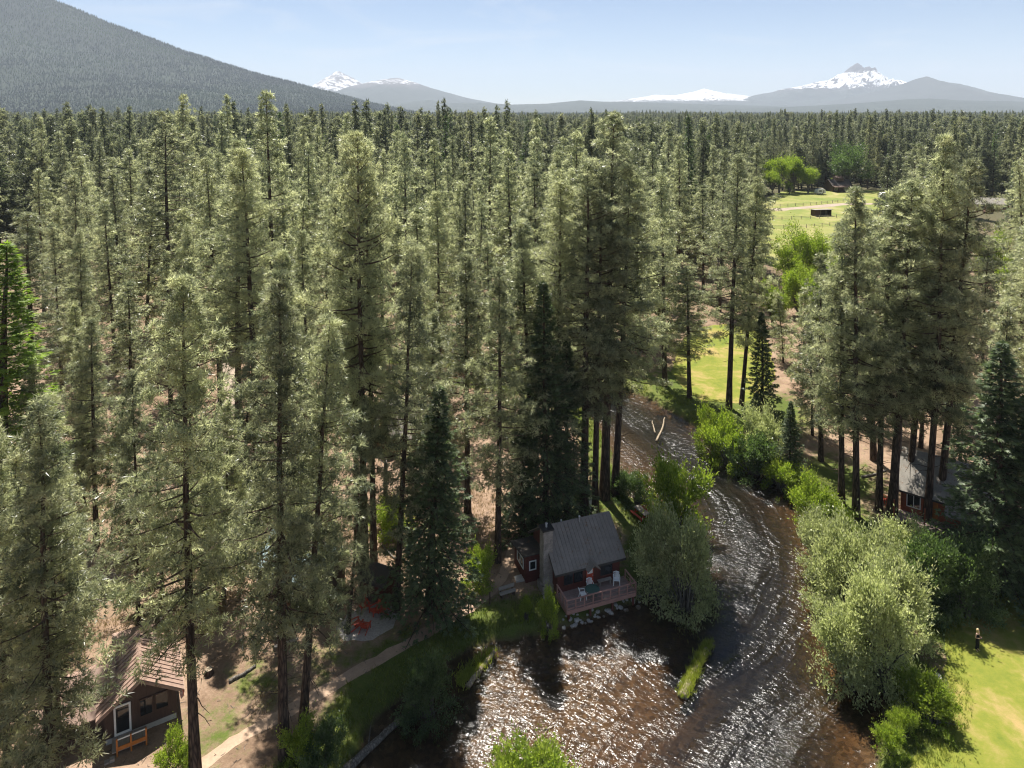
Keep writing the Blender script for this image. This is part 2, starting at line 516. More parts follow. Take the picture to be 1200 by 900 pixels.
def sdist(X, Y, poly):
    """signed distance to a closed polygon, negative inside"""
    X = np.asarray(X, float); Y = np.asarray(Y, float)
    d2 = np.full(X.shape, 1e18); ins = np.zeros(X.shape, bool)
    n = len(poly)
    for i in range(n):
        ax, ay = poly[i]; bx, by = poly[(i + 1) % n]
        ex, ey = bx - ax, by - ay
        L = ex * ex + ey * ey + 1e-12
        t = np.clip(((X - ax) * ex + (Y - ay) * ey) / L, 0, 1)
        d2 = np.minimum(d2, (X - ax - t * ex) ** 2 + (Y - ay - t * ey) ** 2)
        if ay != by:
            c = ((ay > Y) != (by > Y)) & (X < (bx - ax) * (Y - ay) / (by - ay) + ax)
            ins ^= c
    d = np.sqrt(d2)
    return np.where(ins, -d, d)

def smooth_noise(X, Y, sc, seed=0):
    X = np.asarray(X) / sc; Y = np.asarray(Y) / sc
    r = np.random.RandomState(seed); s = 0
    for k in range(6):
        a = r.rand() * 6.28; f = 0.6 + 0.5 * k
        s = s + np.sin((X * math.cos(a) + Y * math.sin(a)) * f + r.rand() * 6.28) / (1 + 0.5 * k)
    return s / 2.2

def river_sd(X, Y):
    return sdist(X, Y, river) + 0.28 * smooth_noise(X, Y, 1.1, 5) + 0.15 * smooth_noise(X, Y, 0.45, 6)

def ground_z(X, Y, sd=None):
    if sd is None: sd = river_sd(X, Y)
    return np.interp(sd, [-7, -2.2, 0, 0.45, 1.5, 3.0], [-1.42, -1.2, -0.72, -0.32, -0.06, 0.0])

def gz(x, y):
    return float(ground_z(np.array([x]), np.array([y]))[0])

def axis_steps(a0, a1, st, lo, hi, g=1.28):
    core = list(np.arange(a0, a1 + 1e-6, st))
    s = st; v = core[-1]; up = []
    while v < hi:
        s *= g; v += s; up.append(v)
    s = st; v = core[0]; dn = []
    while v > lo:
        s *= g; v -= s; dn.append(v)
    return np.array(dn[::-1] + core + up)
gx = axis_steps(-42, 58, 0.5, -26000, 26000)
gy = axis_steps(33, 118, 0.5, -2500, 42000)
GX, GY = np.meshgrid(gx, gy)
SD = river_sd(GX, GY)
GZ = ground_z(GX, GY, SD)
nx, ny = len(gx), len(gy)
idx = np.arange(nx * ny).reshape(ny, nx)
quads = np.stack([idx[:-1, :-1], idx[:-1, 1:], idx[1:, 1:], idx[1:, :-1]], -1).reshape(-1, 4)
# grassy share: river banks, the cabin's yard, the clearing by the path
def blob(cx, cy, r, k=1.0):
    return k * np.exp(-((GX - cx) ** 2 + (GY - cy) ** 2) / (r * r))
grass = np.clip(1.0 - (SD - 2.2) / 3.4, 0, 1) * 0.85
for (px, py, r, k) in [(300, 800, 4.5, 0.55), (250, 860, 4.0, 0.55), (380, 770, 5, 0.5), (150, 700, 6, 0.4), (60, 620, 8, 0.4), (420, 775, 4.0, 0.5), (690, 590, 5.0, 0.75), (735, 600, 4.0, 0.8), (540, 745, 4, 0.7),
                       (470, 770, 5, 0.7), (980, 560, 5, 0.5), (1000, 640, 6, 0.75), (820, 460, 9, 0.7), (880, 480, 7, 0.75), (1120, 700, 7, 0.7), (960, 590, 4, 0.8)]:
    c = P(px, py)
    grass = np.maximum(grass, blob(c.x, c.y, r, k))
grass = np.clip(grass + 0.30 * (SD > 0) * (GX > 12) * (GY < 120), 0, 1)
bed = np.clip((-0.45 - GZ) / 0.2, 0, 1)
far = np.clip((GY - 105) / 160, 0, 1)
far = np.maximum(far, np.clip((np.abs(GX) - 150) / 200, 0, 1))
ground = obj('ground', np_mesh('ground', np.stack([GX.ravel(), GY.ravel(), GZ.ravel()], 1), quads, True,
                               attr={'grass': grass.ravel(), 'bed': bed.ravel(), 'far': far.ravel()}), M['ground'])
setp(ground, 'tan forest floor of dirt, pine needles and dry grass', 'ground', kind='structure')

# river surface: a sheet with flow coordinates that follow the course
wx = np.arange(-22, 42, 0.7); wy = np.arange(4, 112, 0.7)
WX, WY = np.meshgrid(wx, wy)
WS = sdist(WX, WY, river)
cent_px = [(700, 1000), (700, 900), (760, 800), (850, 720), (880, 650), (860, 590), (815, 540), (770, 505), (730, 480), (680, 462), (560, 441), (430, 430)]
cent = np.array([[*P(x, y, WZ).xy] for x, y in cent_px]); cent = np.vstack([[[3, 2]], cent])
def flow_uv(X, Y):
    best = np.full(X.shape, 1e18); S = np.zeros(X.shape); T = np.zeros(X.shape); acc = 0.0
    wsum = 0; s_ = 0
    for i in range(len(cent) - 1):
        a, b = cent[i], cent[i + 1]; e = b - a; L = np.hypot(*e); e = e / L
        t = np.clip((X - a[0]) * e[0] + (Y - a[1]) * e[1], 0, L)
        dx, dy = X - a[0] - t * e[0], Y - a[1] - t * e[1]
        d = np.hypot(dx, dy)
        w = 1.0 / (d ** 4 + 1.0)
        s_ = s_ + w * (acc + (X - a[0]) * e[0] + (Y - a[1]) * e[1]); T = T + w * (X * e[1] - Y * e[0] - (a[0] * e[1] - a[1] * e[0])); wsum = wsum + w
        acc += L
    return s_ / wsum, T / wsum
FS, FT = flow_uv(WX, WY)
n1, n2 = len(wx), len(wy)
wi = np.arange(n1 * n2).reshape(n2, n1)
wq = np.stack([wi[:-1, :-1], wi[:-1, 1:], wi[1:, 1:], wi[1:, :-1]], -1).reshape(-1, 4)
keep = (WS.ravel()[wq].min(1) < 2.0)
wq = wq[keep]
used = np.unique(wq); remap = np.full(n1 * n2, -1); remap[used] = np.arange(len(used))
chan = np.array([[*P(x, y, WZ).xy] for x, y in [(860, 1000), (875, 900), (885, 800), (890, 700), (885, 640), (855, 585), (812, 540), (770, 505), (730, 482), (600, 444)]])
CD = np.full(WX.shape, 1e9)
for a_, b_ in zip(chan[:-1], chan[1:]):
    e_ = b_ - a_; L_ = np.hypot(*e_); e_ = e_ / L_
    t_ = np.clip((WX - a_[0]) * e_[0] + (WY - a_[1]) * e_[1], 0, L_)
    CD = np.minimum(CD, np.hypot(WX - a_[0] - t_ * e_[0], WY - a_[1] - t_ * e_[1]))
DEPTH = np.clip(0.12 + 0.88 * np.exp(-(CD / 6.5) ** 2) - 0.5 * np.exp(-np.clip(-WS, 0, 9) / 0.9), 0, 1)
wm = np_mesh('river', np.stack([WX.ravel()[used], WY.ravel()[used], np.full(len(used), WZ)], 1), remap[wq], True, attr={'depth': DEPTH.ravel()[used]})
uvl = wm.uv_layers.new(name='flow')
lv = np.zeros(len(wm.loops), np.int32); wm.loops.foreach_get('vertex_index', lv)
uvl.data.foreach_set('uv', np.stack([FS.ravel()[used][lv], FT.ravel()[used][lv]], 1).astype(np.float32).ravel())
setp(obj('river', wm, M['water']), 'shallow brown river with sun glitter bending through the forest', 'river', kind='structure')

def poly_sheet(name, pts, z, mat, label, jitter=0.35, seed=1, cat=None):
    import bmesh
    p = chaikin(np.array(pts, float), 2)
    q = []
    for i in range(len(p)):
        a, b = p[i], p[(i + 1) % len(p)]
        m = max(1, int(np.hypot(*(b - a)) / max(0.5, jitter)))
        for k in range(m): q.append(a + (b - a) * k / m)
    q = np.array(q); r = np.random.RandomState(seed)
    q = q + r.uniform(-jitter, jitter, q.shape) * 0.5
    me = bpy.data.meshes.new(name)
    me.from_pydata([(x, y, z) for x, y in q], [], [tuple(range(len(q)))])
    bm = bmesh.new(); bm.from_mesh(me)
    bmesh.ops.recalc_face_normals(bm, faces=bm.faces)
    for f in bm.faces:
        if f.normal.z < 0: f.normal_flip()
    bmesh.ops.triangulate(bm, faces=bm.faces)
    bm.to_mesh(me); bm.free()
    return setp(obj(name, me, mat), label, cat, kind='structure')
def PX(pts, z=0.0): return [tuple(P(x, y, z).xy) for x, y in pts]
lawn_poly = PX([(1052, 1000), (1062, 900), (1100, 862), (1118, 820), (1104, 770), (1108, 745), (1110, 715), (1150, 702), (1215, 700), (1330, 700), (1420, 1000)])
poly_sheet('lawn', lawn_poly, 0.006, M['lawn'], 'sunny yellow green mown lawn beside the river', 0.7, 3, 'lawn')
lawn2_poly = PX([(782, 440), (815, 468), (850, 474), (885, 468), (908, 450), (905, 410), (890, 384), (840, 378), (800, 392)])
poly_sheet('lawn', lawn2_poly, 0.006, M['lawn'], 'bright lawn glimpsed between pine trunks across the river', 0.7, 4, 'lawn')
meadow_poly = PX([(900, 226), (940, 223.5), (1010, 222), (1080, 226), (1130, 236), (1128, 246), (1010, 262), (990, 300), (940, 318), (890, 312), (885, 260)])
poly_sheet('meadow', meadow_poly, 0.006, M['meadow'], 'open green meadow with tracks in front of the far tree line', 1.5, 5, 'meadow')

def strip(name, pts, w, z, mat, label, seed=2, cat='path'):
    p = np.array(pts, float)
    for _ in range(2):
        q = [p[0]]
        for i in range(len(p) - 1): q += [0.75 * p[i] + 0.25 * p[i + 1], 0.25 * p[i] + 0.75 * p[i + 1]]
        p = np.array(q + [p[-1]])
    r = np.random.RandomState(seed)
    V, Q = [], []
    for i in range(len(p)):
        d = p[min(i + 1, len(p) - 1)] - p[max(i - 1, 0)]; d /= np.hypot(*d)
        n = np.array([-d[1], d[0]])
        for s in (-1, 1):
            e = p[i] + n * s * w * (0.5 + r.uniform(-0.12, 0.12))
            V.append((e[0], e[1], z))
    for i in range(len(p) - 1): Q.append((2 * i, 2 * i + 1, 2 * i + 3, 2 * i + 2))
    me = np_mesh(name, np.array(V), np.array(Q)[:, ::-1])
    return setp(obj(name, me, mat), label, cat, kind='structure')
path_pts = PX([(140, 985), (205, 920), (250, 885), (285, 862), (330, 838), (395, 800), (450, 770), (505, 738), (545, 716), (580, 690), (596, 660), (606, 630)])
strip('path', path_pts, 1.0, 0.014, M['path'], 'narrow trodden dirt footpath along the river bank')
strip('road', PX([(905, 246), (950, 243), (1000, 238), (1050, 240), (1120, 243), (1200, 240)]), 6.0, 0.016, M['road'], 'pale dusty track crossing the meadow', 3, 'track')
strip('road', PX([(240, 600), (262, 540), (268, 490), (265, 440), (280, 400)]), 2.6, 0.014, M['road'], 'pale dirt drive winding between the pines', 4, 'track')
patio_poly = PX([(392, 735), (410, 716), (445, 706), (470, 716), (462, 738), (430, 752), (402, 752)])
poly_sheet('patio', patio_poly, 0.010, M['gravel'], 'grey gravel patio under the red garden chairs', 0.4, 6, 'patio')

# ------------------------------------------------------------------ mountains
def fbm(x, y, sc, seed, octv=6, ridged=False):
    v = Vector((x / sc + seed * 17.3, y / sc - seed * 9.1, seed * 3.7))
    return mnoise.fractal(v, 0.9, 2.05, octv)

def ridge(name, D, prof, front, back, mat, label, amp=0.12, sc=900.0, seed=1, cols=220, rows=56, gpow=1.25, base=-2.0, cat='mountain'):
    """a range: crest at depth D whose outline passes through the photo points prof; it slopes down over front and back metres"""
    xs = [at_depth(px, py, D).x for px, py in prof]; zs = [at_depth(px, py, D).z for px, py in prof]
    X = np.linspace(xs[0], xs[-1], cols)
    Zc = np.interp(X, xs, zs)
    V = np.zeros((rows, cols, 3))
    vs = np.concatenate([-(np.linspace(1, 0, rows * 2 // 3) ** 1.35), np.linspace(0.03, 1, rows - rows * 2 // 3)])
    for j, v in enumerate(vs):
        w = front if v < 0 else back
        yv = D + v * w
        g = (1 - abs(v)) ** gpow
        for i in range(cols):
            n = fbm(X[i], yv, sc, seed)
            edge = 1.0 - 0.85 * math.exp(-abs(v) * 9.0)
            z = Zc[i] * g + amp * Zc[i] * n * edge * (g ** 0.5)
            n2 = fbm(X[i], yv, sc * 0.12, seed + 3, 3)
            z += Zc[i] * 0.012 * n2 * g
            sx = 1.0 + v * 0.0
            V[j, i] = (X[i] * (1 + 0.0 * sx), yv, max(base, z) if 0 < j < rows - 1 else base)
    V[:, 0, 2] = base if zs[0] < 60 else V[:, 0, 2]
    V[:, -1, 2] = base if zs[-1] < 60 else V[:, -1, 2]
    ii = np.arange(rows * cols).reshape(rows, cols)
    Q = np.stack([ii[:-1, :-1], ii[:-1, 1:], ii[1:, 1:], ii[1:, :-1]], -1).reshape(-1, 4)
    o = obj(name, np_mesh(name, V.reshape(-1, 3), Q, True), mat)
    setp(o, label, cat, kind='structure')
    return V

FOR = (0.030, 0.036, 0.028)
M['butte'] = mountain_mat('butte_forest', (0.020, 0.026, 0.018), (0.1, 0.09, 0.08))
M['farforest'] = mountain_mat('ridge_forest', FOR, (0.1, 0.09, 0.08))
M['snowcone'] = mountain_mat('snow_cone', FOR, (0.17, 0.15, 0.14), 250, 900, 0.48, 0.007)
M['dome'] = mountain_mat('dome', FOR, (0.10, 0.09, 0.085), 470, 640, 0.36, 0.012, 1.5)
M['snowridge'] = mountain_mat('snow_ridge', FOR, (0.12, 0.11, 0.10), 190, 420, 0.62, 0.012, 1.5)
M['spire'] = mountain_mat('spire', FOR, (0.085, 0.075, 0.075), 430, 700, 0.56, 0.009, 1.0, top_rock=790)
M['rightbutte'] = mountain_mat('right_butte', (0.036, 0.040, 0.034), (0.075, 0.07, 0.065), 620, 900, 0.02, 0.010)

# forested butte on the left, a broad cone whose flank falls towards the plain
butte_prof = [(-1500, 120), (-1100, 70), (-750, 0), (-480, -58), (-300, -78), (-120, -64), (0, -30), (60, 0), (130, 27), (215, 60), (300, 86), (370, 104), (430, 120), (480, 131), (520, 139)]
BV = ridge('butte', 5200, butte_prof, 2600, 2600, M['butte'], 'broad dark forested butte with a long even slope', 0.13, 800, 2, 260, 60, 1.1)
ridge('mountain', 15500, [(318, 126), (345, 118), (366, 101), (380, 92), (388, 88), (393, 84), (398, 83.5), (404, 87), (415, 92), (428, 100), (445, 110), (470, 122), (500, 128)], 3200, 3000, M['snowcone'],
      'distant steep peak wholly white with snow', 0.10, 700, 4, 200, 60, 1.15)
ridge('mountain', 13000, [(330, 127), (380, 112), (410, 101), (432, 96), (452, 92.5), (466, 91.5), (474, 93.5), (487, 96.5), (505, 103), (530, 110), (548, 115), (575, 120), (610, 126), (640, 128)], 3400, 3000, M['dome'],
      'rounded grey mountain with snow patches on its crown', 0.08, 900, 5, 220, 56, 1.2)
ridge('ridge', 10000, [(380, 130), (450, 124), (485, 118.5), (505, 117), (530, 121), (560, 120), (600, 122.5), (640, 121.5), (680, 117.5), (705, 119), (760, 120), (830, 122), (900, 124), (960, 127)], 2400, 2200, M['farforest'],
      'low blue forested ridge along the horizon', 0.10, 800, 6, 260, 40, 1.0, cat='ridge')
ridge('mountain', 14500, [(640, 128), (690, 122), (725, 118), (755, 113.5), (768, 111), (790, 112), (812, 108), (825, 104), (834, 106), (850, 109), (872, 112), (890, 114), (930, 120), (980, 127)], 3200, 2800, M['snowridge'],
      'long low ridge speckled with snow under a small summit', 0.10, 700, 7, 240, 56, 1.2)
ridge('mountain', 14000, [(830, 127), (860, 116), (900, 109), (930, 102), (955, 96.5), (970, 95), (983, 89), (991, 85), (997, 82), (1001, 76), (1005.5, 73), (1010, 77), (1015, 84), (1026, 88.5), (1042, 94), (1056, 99), (1080, 108), (1120, 120), (1160, 128)], 3600, 3200, M['spire'],
      'snowy mountain with a sharp dark rock spire', 0.30, 520, 8, 300, 72, 1.25)
ridge('mountain', 11500, [(900, 128), (960, 122), (1000, 113), (1030, 106), (1050, 101), (1065, 96), (1078, 91.5), (1086, 90), (1098, 94), (1112, 97), (1124, 98.5), (1131, 102), (1137, 107), (1150, 109.5), (1175, 112.5), (1200, 115), (1240, 117), (1300, 122), (1400, 128)], 3000, 2600, M['rightbutte'],
      'dark flat shouldered butte in front of the spire', 0.09, 800, 9, 260, 60, 1.15)
ridge('ridge', 8200, [(700, 132), (800, 129.5), (880, 127), (950, 124), (1010, 120.5), (1060, 116.5), (1090, 115.5), (1130, 117.5), (1200, 119), (1260, 120), (1340, 126), (1420, 130)], 1900, 1800, M['farforest'],
      'dark forested foothill below the flat shouldered butte', 0.12, 600, 10, 240, 44, 1.05, cat='ridge')

# ------------------------------------------------------------------ trees
rng = np.random.RandomState(11)
def norm(a): return a / (np.linalg.norm(a, axis=-1, keepdims=True) + 1e-9)

def scatter_tris(pos, axis, size, tint, tmpl, r):
    """place a template of triangles (k,3,3, local z along the axis) at every position"""
    n = len(pos)
    z = norm(axis)
    a = norm(np.cross(z, norm(r.normal(size=(n, 3)))))
    b = np.cross(z, a)
    Rm = np.stack([a, b, z], 1)                                   # rows: local axes
    nv = tmpl.shape[0]
    which = r.randint(0, tmpl.shape[0], n) if tmpl.ndim == 4 else None
    T = tmpl[which] if which is not None else np.broadcast_to(tmpl, (n,) + tmpl.shape)
    k = T.shape[1]
    V = np.einsum('nkvc,ncd->nkvd', T, Rm) * size[:, None, None, None] + pos[:, None, None, :]
    V = V.reshape(-1, 3)
    tt = np.repeat(tint, k * 3)
    return V, np.arange(len(V)).reshape(-1, 3), tt

def tuft_templates(k, count, r, spread=1.25, width=0.10, zoff=0.0):
    out = []
    for _ in range(count):
        th = np.arccos(1 - r.rand(k) * (1 - math.cos(spread)))
        ph = r.rand(k) * 2 * np.pi
        d = np.stack([np.sin(th) * np.cos(ph), np.sin(th) * np.sin(ph), np.cos(th)], 1)
        L = r.uniform(0.75, 1.1, k)
        s = norm(np.cross(d, norm(r.normal(size=(k, 3)))))
        w = width * r.uniform(0.7, 1.2, k)
        v0 = d * 0.08 - s * w[:, None] * 0.5
        v1 = d * 0.08 + s * w[:, None] * 0.5
        v2 = d * L[:, None] + np.array([0, 0, -0.05])
        # blunt needle spray: widen in the middle by using the base at one third
        v0 = v0 + d * 0.12; v1 = v1 + d * 0.12
        out.append(np.stack([v0, v1, v2], 1))
    return np.array(out)

def tube_np(paths, radii, n=5):
    """many tubes: paths (m,p,3), radii (m,p)"""
    m, p, _ = paths.shape
    d = np.gradient(paths, axis=1); d = norm(d)
    up = np.where(np.abs(d[..., 2:3]) > 0.9, np.array([1.0, 0, 0]), np.array([0, 0, 1.0]))
    a = norm(np.cross(d, up)); c = np.cross(a, d)
    t = np.arange(n) * 2 * np.pi / n
    V = paths[:, :, None, :] + (a[:, :, None, :] * np.cos(t)[None, None, :, None] + c[:, :, None, :] * np.sin(t)[None, None, :, None]) * radii[:, :, None, None]
    V = V.reshape(-1, 3)
    b = np.arange(m * p * n).reshape(m, p, n)
    i0 = b[:, :-1]; i1 = b[:, 1:]
    Q = np.stack([i0, np.roll(i0, -1, 2), np.roll(i1, -1, 2), i1], -1).reshape(-1, 4)
    return V, Q

def quads_to_tris(Q): return np.concatenate([Q[:, [0, 1, 2]], Q[:, [0, 2, 3]]])

def trunk_mesh(name, h, r0, lean, r, sides=9, segs=14, stubs=10, stub_lo=0.12, stub_hi=0.5):
    s = np.linspace(0, 1, segs) ** 0.85
    wob = np.cumsum(r.normal(size=(segs, 2)) * 0.045, 0) * (h / 30)
    path = np.stack([lean[0] * s * s + wob[:, 0] * s, lean[1] * s * s + wob[:, 1] * s, h * s - 0.25 * (s == 0)], 1)
    rad = r0 * (1 - s) ** 0.8 * 0.93 + 0.02 + r0 * 0.28 * np.exp(-s * 34)
    V, Q = tube_np(path[None], rad[None], sides)
    T = quads_to_tris(Q)
    if stubs:
        ps, rs = [], []
        for _ in range(stubs):
            f = r.uniform(stub_lo, stub_hi); az = r.rand() * 6.28; L = r.uniform(0.5, 2.2)
            o = np.array([np.interp(f, s, path[:, i]) for i in range(3)])
            dd = np.array([math.cos(az), math.sin(az), r.uniform(-0.35, 0.25)])
            t3 = np.linspace(0, 1, 4)[:, None]
            ps.append(o + dd * L * t3 + np.array([0, 0, 0.25 * L]) * t3 ** 2 * r.uniform(-1, 1) + r.normal(size=(4, 3)) * 0.05 * L * t3); rs.append(np.linspace(0.045, 0.012, 4))
        V2, Q2 = tube_np(np.array(ps), np.array(rs), 4)
        T = np.concatenate([T, quads_to_tris(Q2) + len(V)]); V = np.concatenate([V, V2])
    return np_mesh(name, V, T, True), (s, path)

def pine_meshes(seed, h, cb, R, nbr, r0, lod=0, power=0.75, top_round=0.0, droop=0.1, open_=0.0, base_ramp=0.25):
    r = np.random.RandomState(seed)
    lean = r.normal(size=2) * 0.35
    tm, (ss, path) = trunk_mesh('trunk', h, r0, lean, r, 9 if lod == 0 else 6, 14 if lod == 0 else 8, [16, 8, 0][lod], 0.12, max(0.15, cb + 0.12))
    fac = [1.0, 0.50, 0.17][lod]; big = [1.0, 1.36, 2.25][lod]
    kneed = [13, 11, 9][lod]
    tm_pl = tuft_templates(kneed, 8, r, 1.45, [0.13, 0.18, 0.25][lod])
    pos, ax, sz, br_p, br_r, rel = [], [], [], [], [], []
    az = r.rand() * 6.28
    gap_az, gap_w = r.rand() * 6.28, open_
    nbr = int(nbr * 0.79)
    for i in range(nbr):
        t = (i + r.rand()) / nbr
        t = t ** 0.92
        zc = cb + (1 - cb) * t
        o = np.array([np.interp(zc, ss, path[:, q]) for q in range(3)])
        az += 2.4 + r.normal() * 0.5
        prof = ((1 - t) ** power) * (1 - (1 - min(1, t / base_ramp)) * 0.45) + top_round * (1 - t) ** 0.25 * 0.5 + 0.05
        L = R * prof * r.uniform(0.5, 1.22) * (1 + 0.20 * math.sin(2 * az + t * 11 + seed) + 0.16 * math.sin(t * 31 + seed * 1.7))
        if open_ and math.cos(az - gap_az + t * 5) > 1 - open_: L *= 0.55
        el = math.radians(-14 + 50 * t ** 1.3 + r.normal() * 9)
        dh = np.array([math.cos(az), math.sin(az), 0.0])
        np_ = 5
        s = np.linspace(0, 1, np_)[:, None]
        curve = dh * math.cos(el) * L * s + np.array([0, 0, 1.0]) * (math.sin(el) * L * s - droop * L * s * (1 - s) * 1.6 + 0.16 * L * s ** 2.2)
        side = np.array([-dh[1], dh[0], 0])
        curve = curve + side * (0.14 * L * r.normal() * s ** 2) + r.normal(size=(np_, 3)) * 0.05 * s
        pth = o + curve
        br_p.append(pth); br_r.append(np.linspace(min(0.085, 0.018 + 0.016 * L), 0.012, np_))
        nc_ = max(1, int(round(0.9 + L * 1.0)))
        uc = 1 - r.rand(nc_) ** 1.1 * 0.75
        uc[0] = 1.0
        cb_ = np.stack([np.interp(uc, s[:, 0], pth[:, q]) for q in range(3)], 1)
        sp_ = 0.12 + 0.34 * L * (1.10 - uc) ** 0.8
        cc = cb_ + (r.uniform(-1, 1, nc_) * sp_)[:, None] * side + np.array([0, 0, 1.0]) * r.uniform(0.0, 0.30, nc_)[:, None]
        per = max(2, int(round(r.uniform(6.5, 9.0) * fac)))
        ci = np.repeat(np.arange(nc_), per); nt_ = len(ci)
        off = r.normal(size=(nt_, 3)) * np.array([0.33, 0.33, 0.15]) * min(1.0, 0.55 + 0.2 * L)
        p_ = cc[ci] + off
        pos.append(p_)
        a_ = dh * 0.5 + norm(off + 1e-3) * 0.7 + np.array([0, 0, 0.65]) + r.normal(size=(nt_, 3)) * 0.2
        ax.append(a_); sz.append(r.uniform(0.38, 0.58, nt_) * big)
        ctint = np.clip(0.5 + 0.27 * r.normal(size=nc_), 0, 1)
        rel.append(np.clip(ctint[ci] + r.normal(size=nt_) * 0.15, 0, 1))
    # leader
    nl = max(3, int(14 * fac))
    zt = 1 - r.rand(nl) * 0.05
    pos.append(np.stack([np.interp(zt, ss, path[:, q]) for q in range(3)], 1) + r.normal(size=(nl, 3)) * 0.14)
    ax.append(np.tile([0, 0, 1.0], (nl, 1)) + r.normal(size=(nl, 3)) * 0.4); sz.append(r.uniform(0.26, 0.40, nl) * big); rel.append(np.full(nl, 0.6))
    V, T, tt = scatter_tris(np.concatenate(pos), np.concatenate(ax), np.concatenate(sz), np.concatenate(rel), tm_pl, r)
    if lod < 2:
        BVv, BQ = tube_np(np.array(br_p), np.array(br_r), 4 if lod == 0 else 3)
        BT = quads_to_tris(BQ)
        mats = np.concatenate([np.zeros(len(T), int), np.ones(len(BT), int)])
        T = np.concatenate([T, BT + len(V)]); V = np.concatenate([V, BVv]); tt = np.concatenate([tt, np.zeros(len(BVv))])
    else:
        mats = np.zeros(len(T), int)
    cm = np_mesh('crown', V, T, False, mats, {'tint': tt})
    return tm, cm

def fir_meshes(seed, h, cb, R, nbr, r0, lod=0, power=0.85, droop=0.35):
    r = np.random.RandomState(seed)
    tm, (ss, path) = trunk_mesh('trunk', h, r0, r.normal(size=2) * 0.15, r, 8 if lod == 0 else 5, 10, 0)
    V_, T_, t_, nv = [], [], [], 0
    az = 0
    big = [1.0, 1.7, 2.6][lod]; fac = [1.0, 0.45, 0.2][lod]
    P0, AX, SZ, TI, bp, brr = [], [], [], [], [], []
    for i in range(nbr):
        t = ((i + r.rand()) / nbr) ** 0.95
        zc = cb + (1 - cb) * t
        o = np.array([np.interp(zc, ss, path[:, q]) for q in range(3)])
        az += 2.4 + r.normal() * 0.4
        L = R * ((1 - t) ** power + 0.03) * r.uniform(0.72, 1.12)
        dh = np.array([math.cos(az), math.sin(az), 0.0]); side = np.array([-dh[1], dh[0], 0])
        el = math.radians(-4 + 38 * t ** 1.5)
        s = np.linspace(0, 1, 4)[:, None]
        pth = o + dh * L * s * math.cos(el) + np.array([0, 0, 1.0]) * (L * s * math.sin(el) - droop * L * s ** 1.4 * (1 - 0.5 * t) + 0.12 * L * s ** 3)
        bp.append(pth); brr.append(np.linspace(0.012 + 0.012 * L, 0.01, 4))
        n = max(3, int((9 + L * 21) * fac))
        u = r.rand(n) ** 0.7
        base = np.stack([np.interp(u, s[:, 0], pth[:, q]) for q in range(3)], 1)
        sg = np.where(r.rand(n) < 0.5, -1.0, 1.0)
        wd = (0.30 * L * (1.06 - u) + 0.14) * r.rand(n)
        base = base + side * (sg * wd)[:, None]
        base[:, 2] -= wd * 0.25 + r.rand(n) * 0.06
        P0.append(base)
        AX.append(dh * 0.8 + side * (sg * 0.75)[:, None] + np.array([0, 0, -0.22]) + r.normal(size=(n, 3)) * 0.16)
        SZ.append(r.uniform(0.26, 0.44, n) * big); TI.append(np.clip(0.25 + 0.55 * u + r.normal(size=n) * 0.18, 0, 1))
    nl = 8
    P0.append(np.stack([np.interp(1 - r.rand(nl) * 0.03, ss, path[:, q]) for q in range(3)], 1)); AX.append(np.tile([0, 0, 1.0], (nl, 1)) + r.normal(size=(nl, 3)) * 0.3)
    SZ.append(np.full(nl, 0.4 * big)); TI.append(np.full(nl, 0.6))
    # flat spray: centre blade and side blades
    def blade(a, L, w):
        d = np.array([math.sin(a), 0, math.cos(a)]); q = np.array([math.cos(a), 0, -math.sin(a)])
        return [[-q * w + d * 0.25 * L, d * L, q * w + d * 0.25 * L], [-q * w + d * 0.25 * L, q * w + d * 0.25 * L, d * 0.0]]
    tp = []
    for _ in range(4):
        q = []
        for a, L in ((0, 1.0), (0.6, 0.72), (-0.6, 0.72)): q += blade(a + r.normal() * 0.1, L, 0.11)
        tp.append(q)
    tp = np.array(tp)
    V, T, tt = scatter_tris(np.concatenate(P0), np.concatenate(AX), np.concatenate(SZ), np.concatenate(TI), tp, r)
    mats = np.zeros(len(T), int)
    if lod == 0:
        BVv, BQ = tube_np(np.array(bp), np.array(brr), 3)
        BT = quads_to_tris(BQ); T = np.concatenate([T, BT + len(V)]); V = np.concatenate([V, BVv]); tt = np.concatenate([tt, np.zeros(len(BVv))])
        mats = np.concatenate([mats, np.ones(len(BT), int)])
    return tm, np_mesh('crown', V, T, False, mats, {'tint': tt})

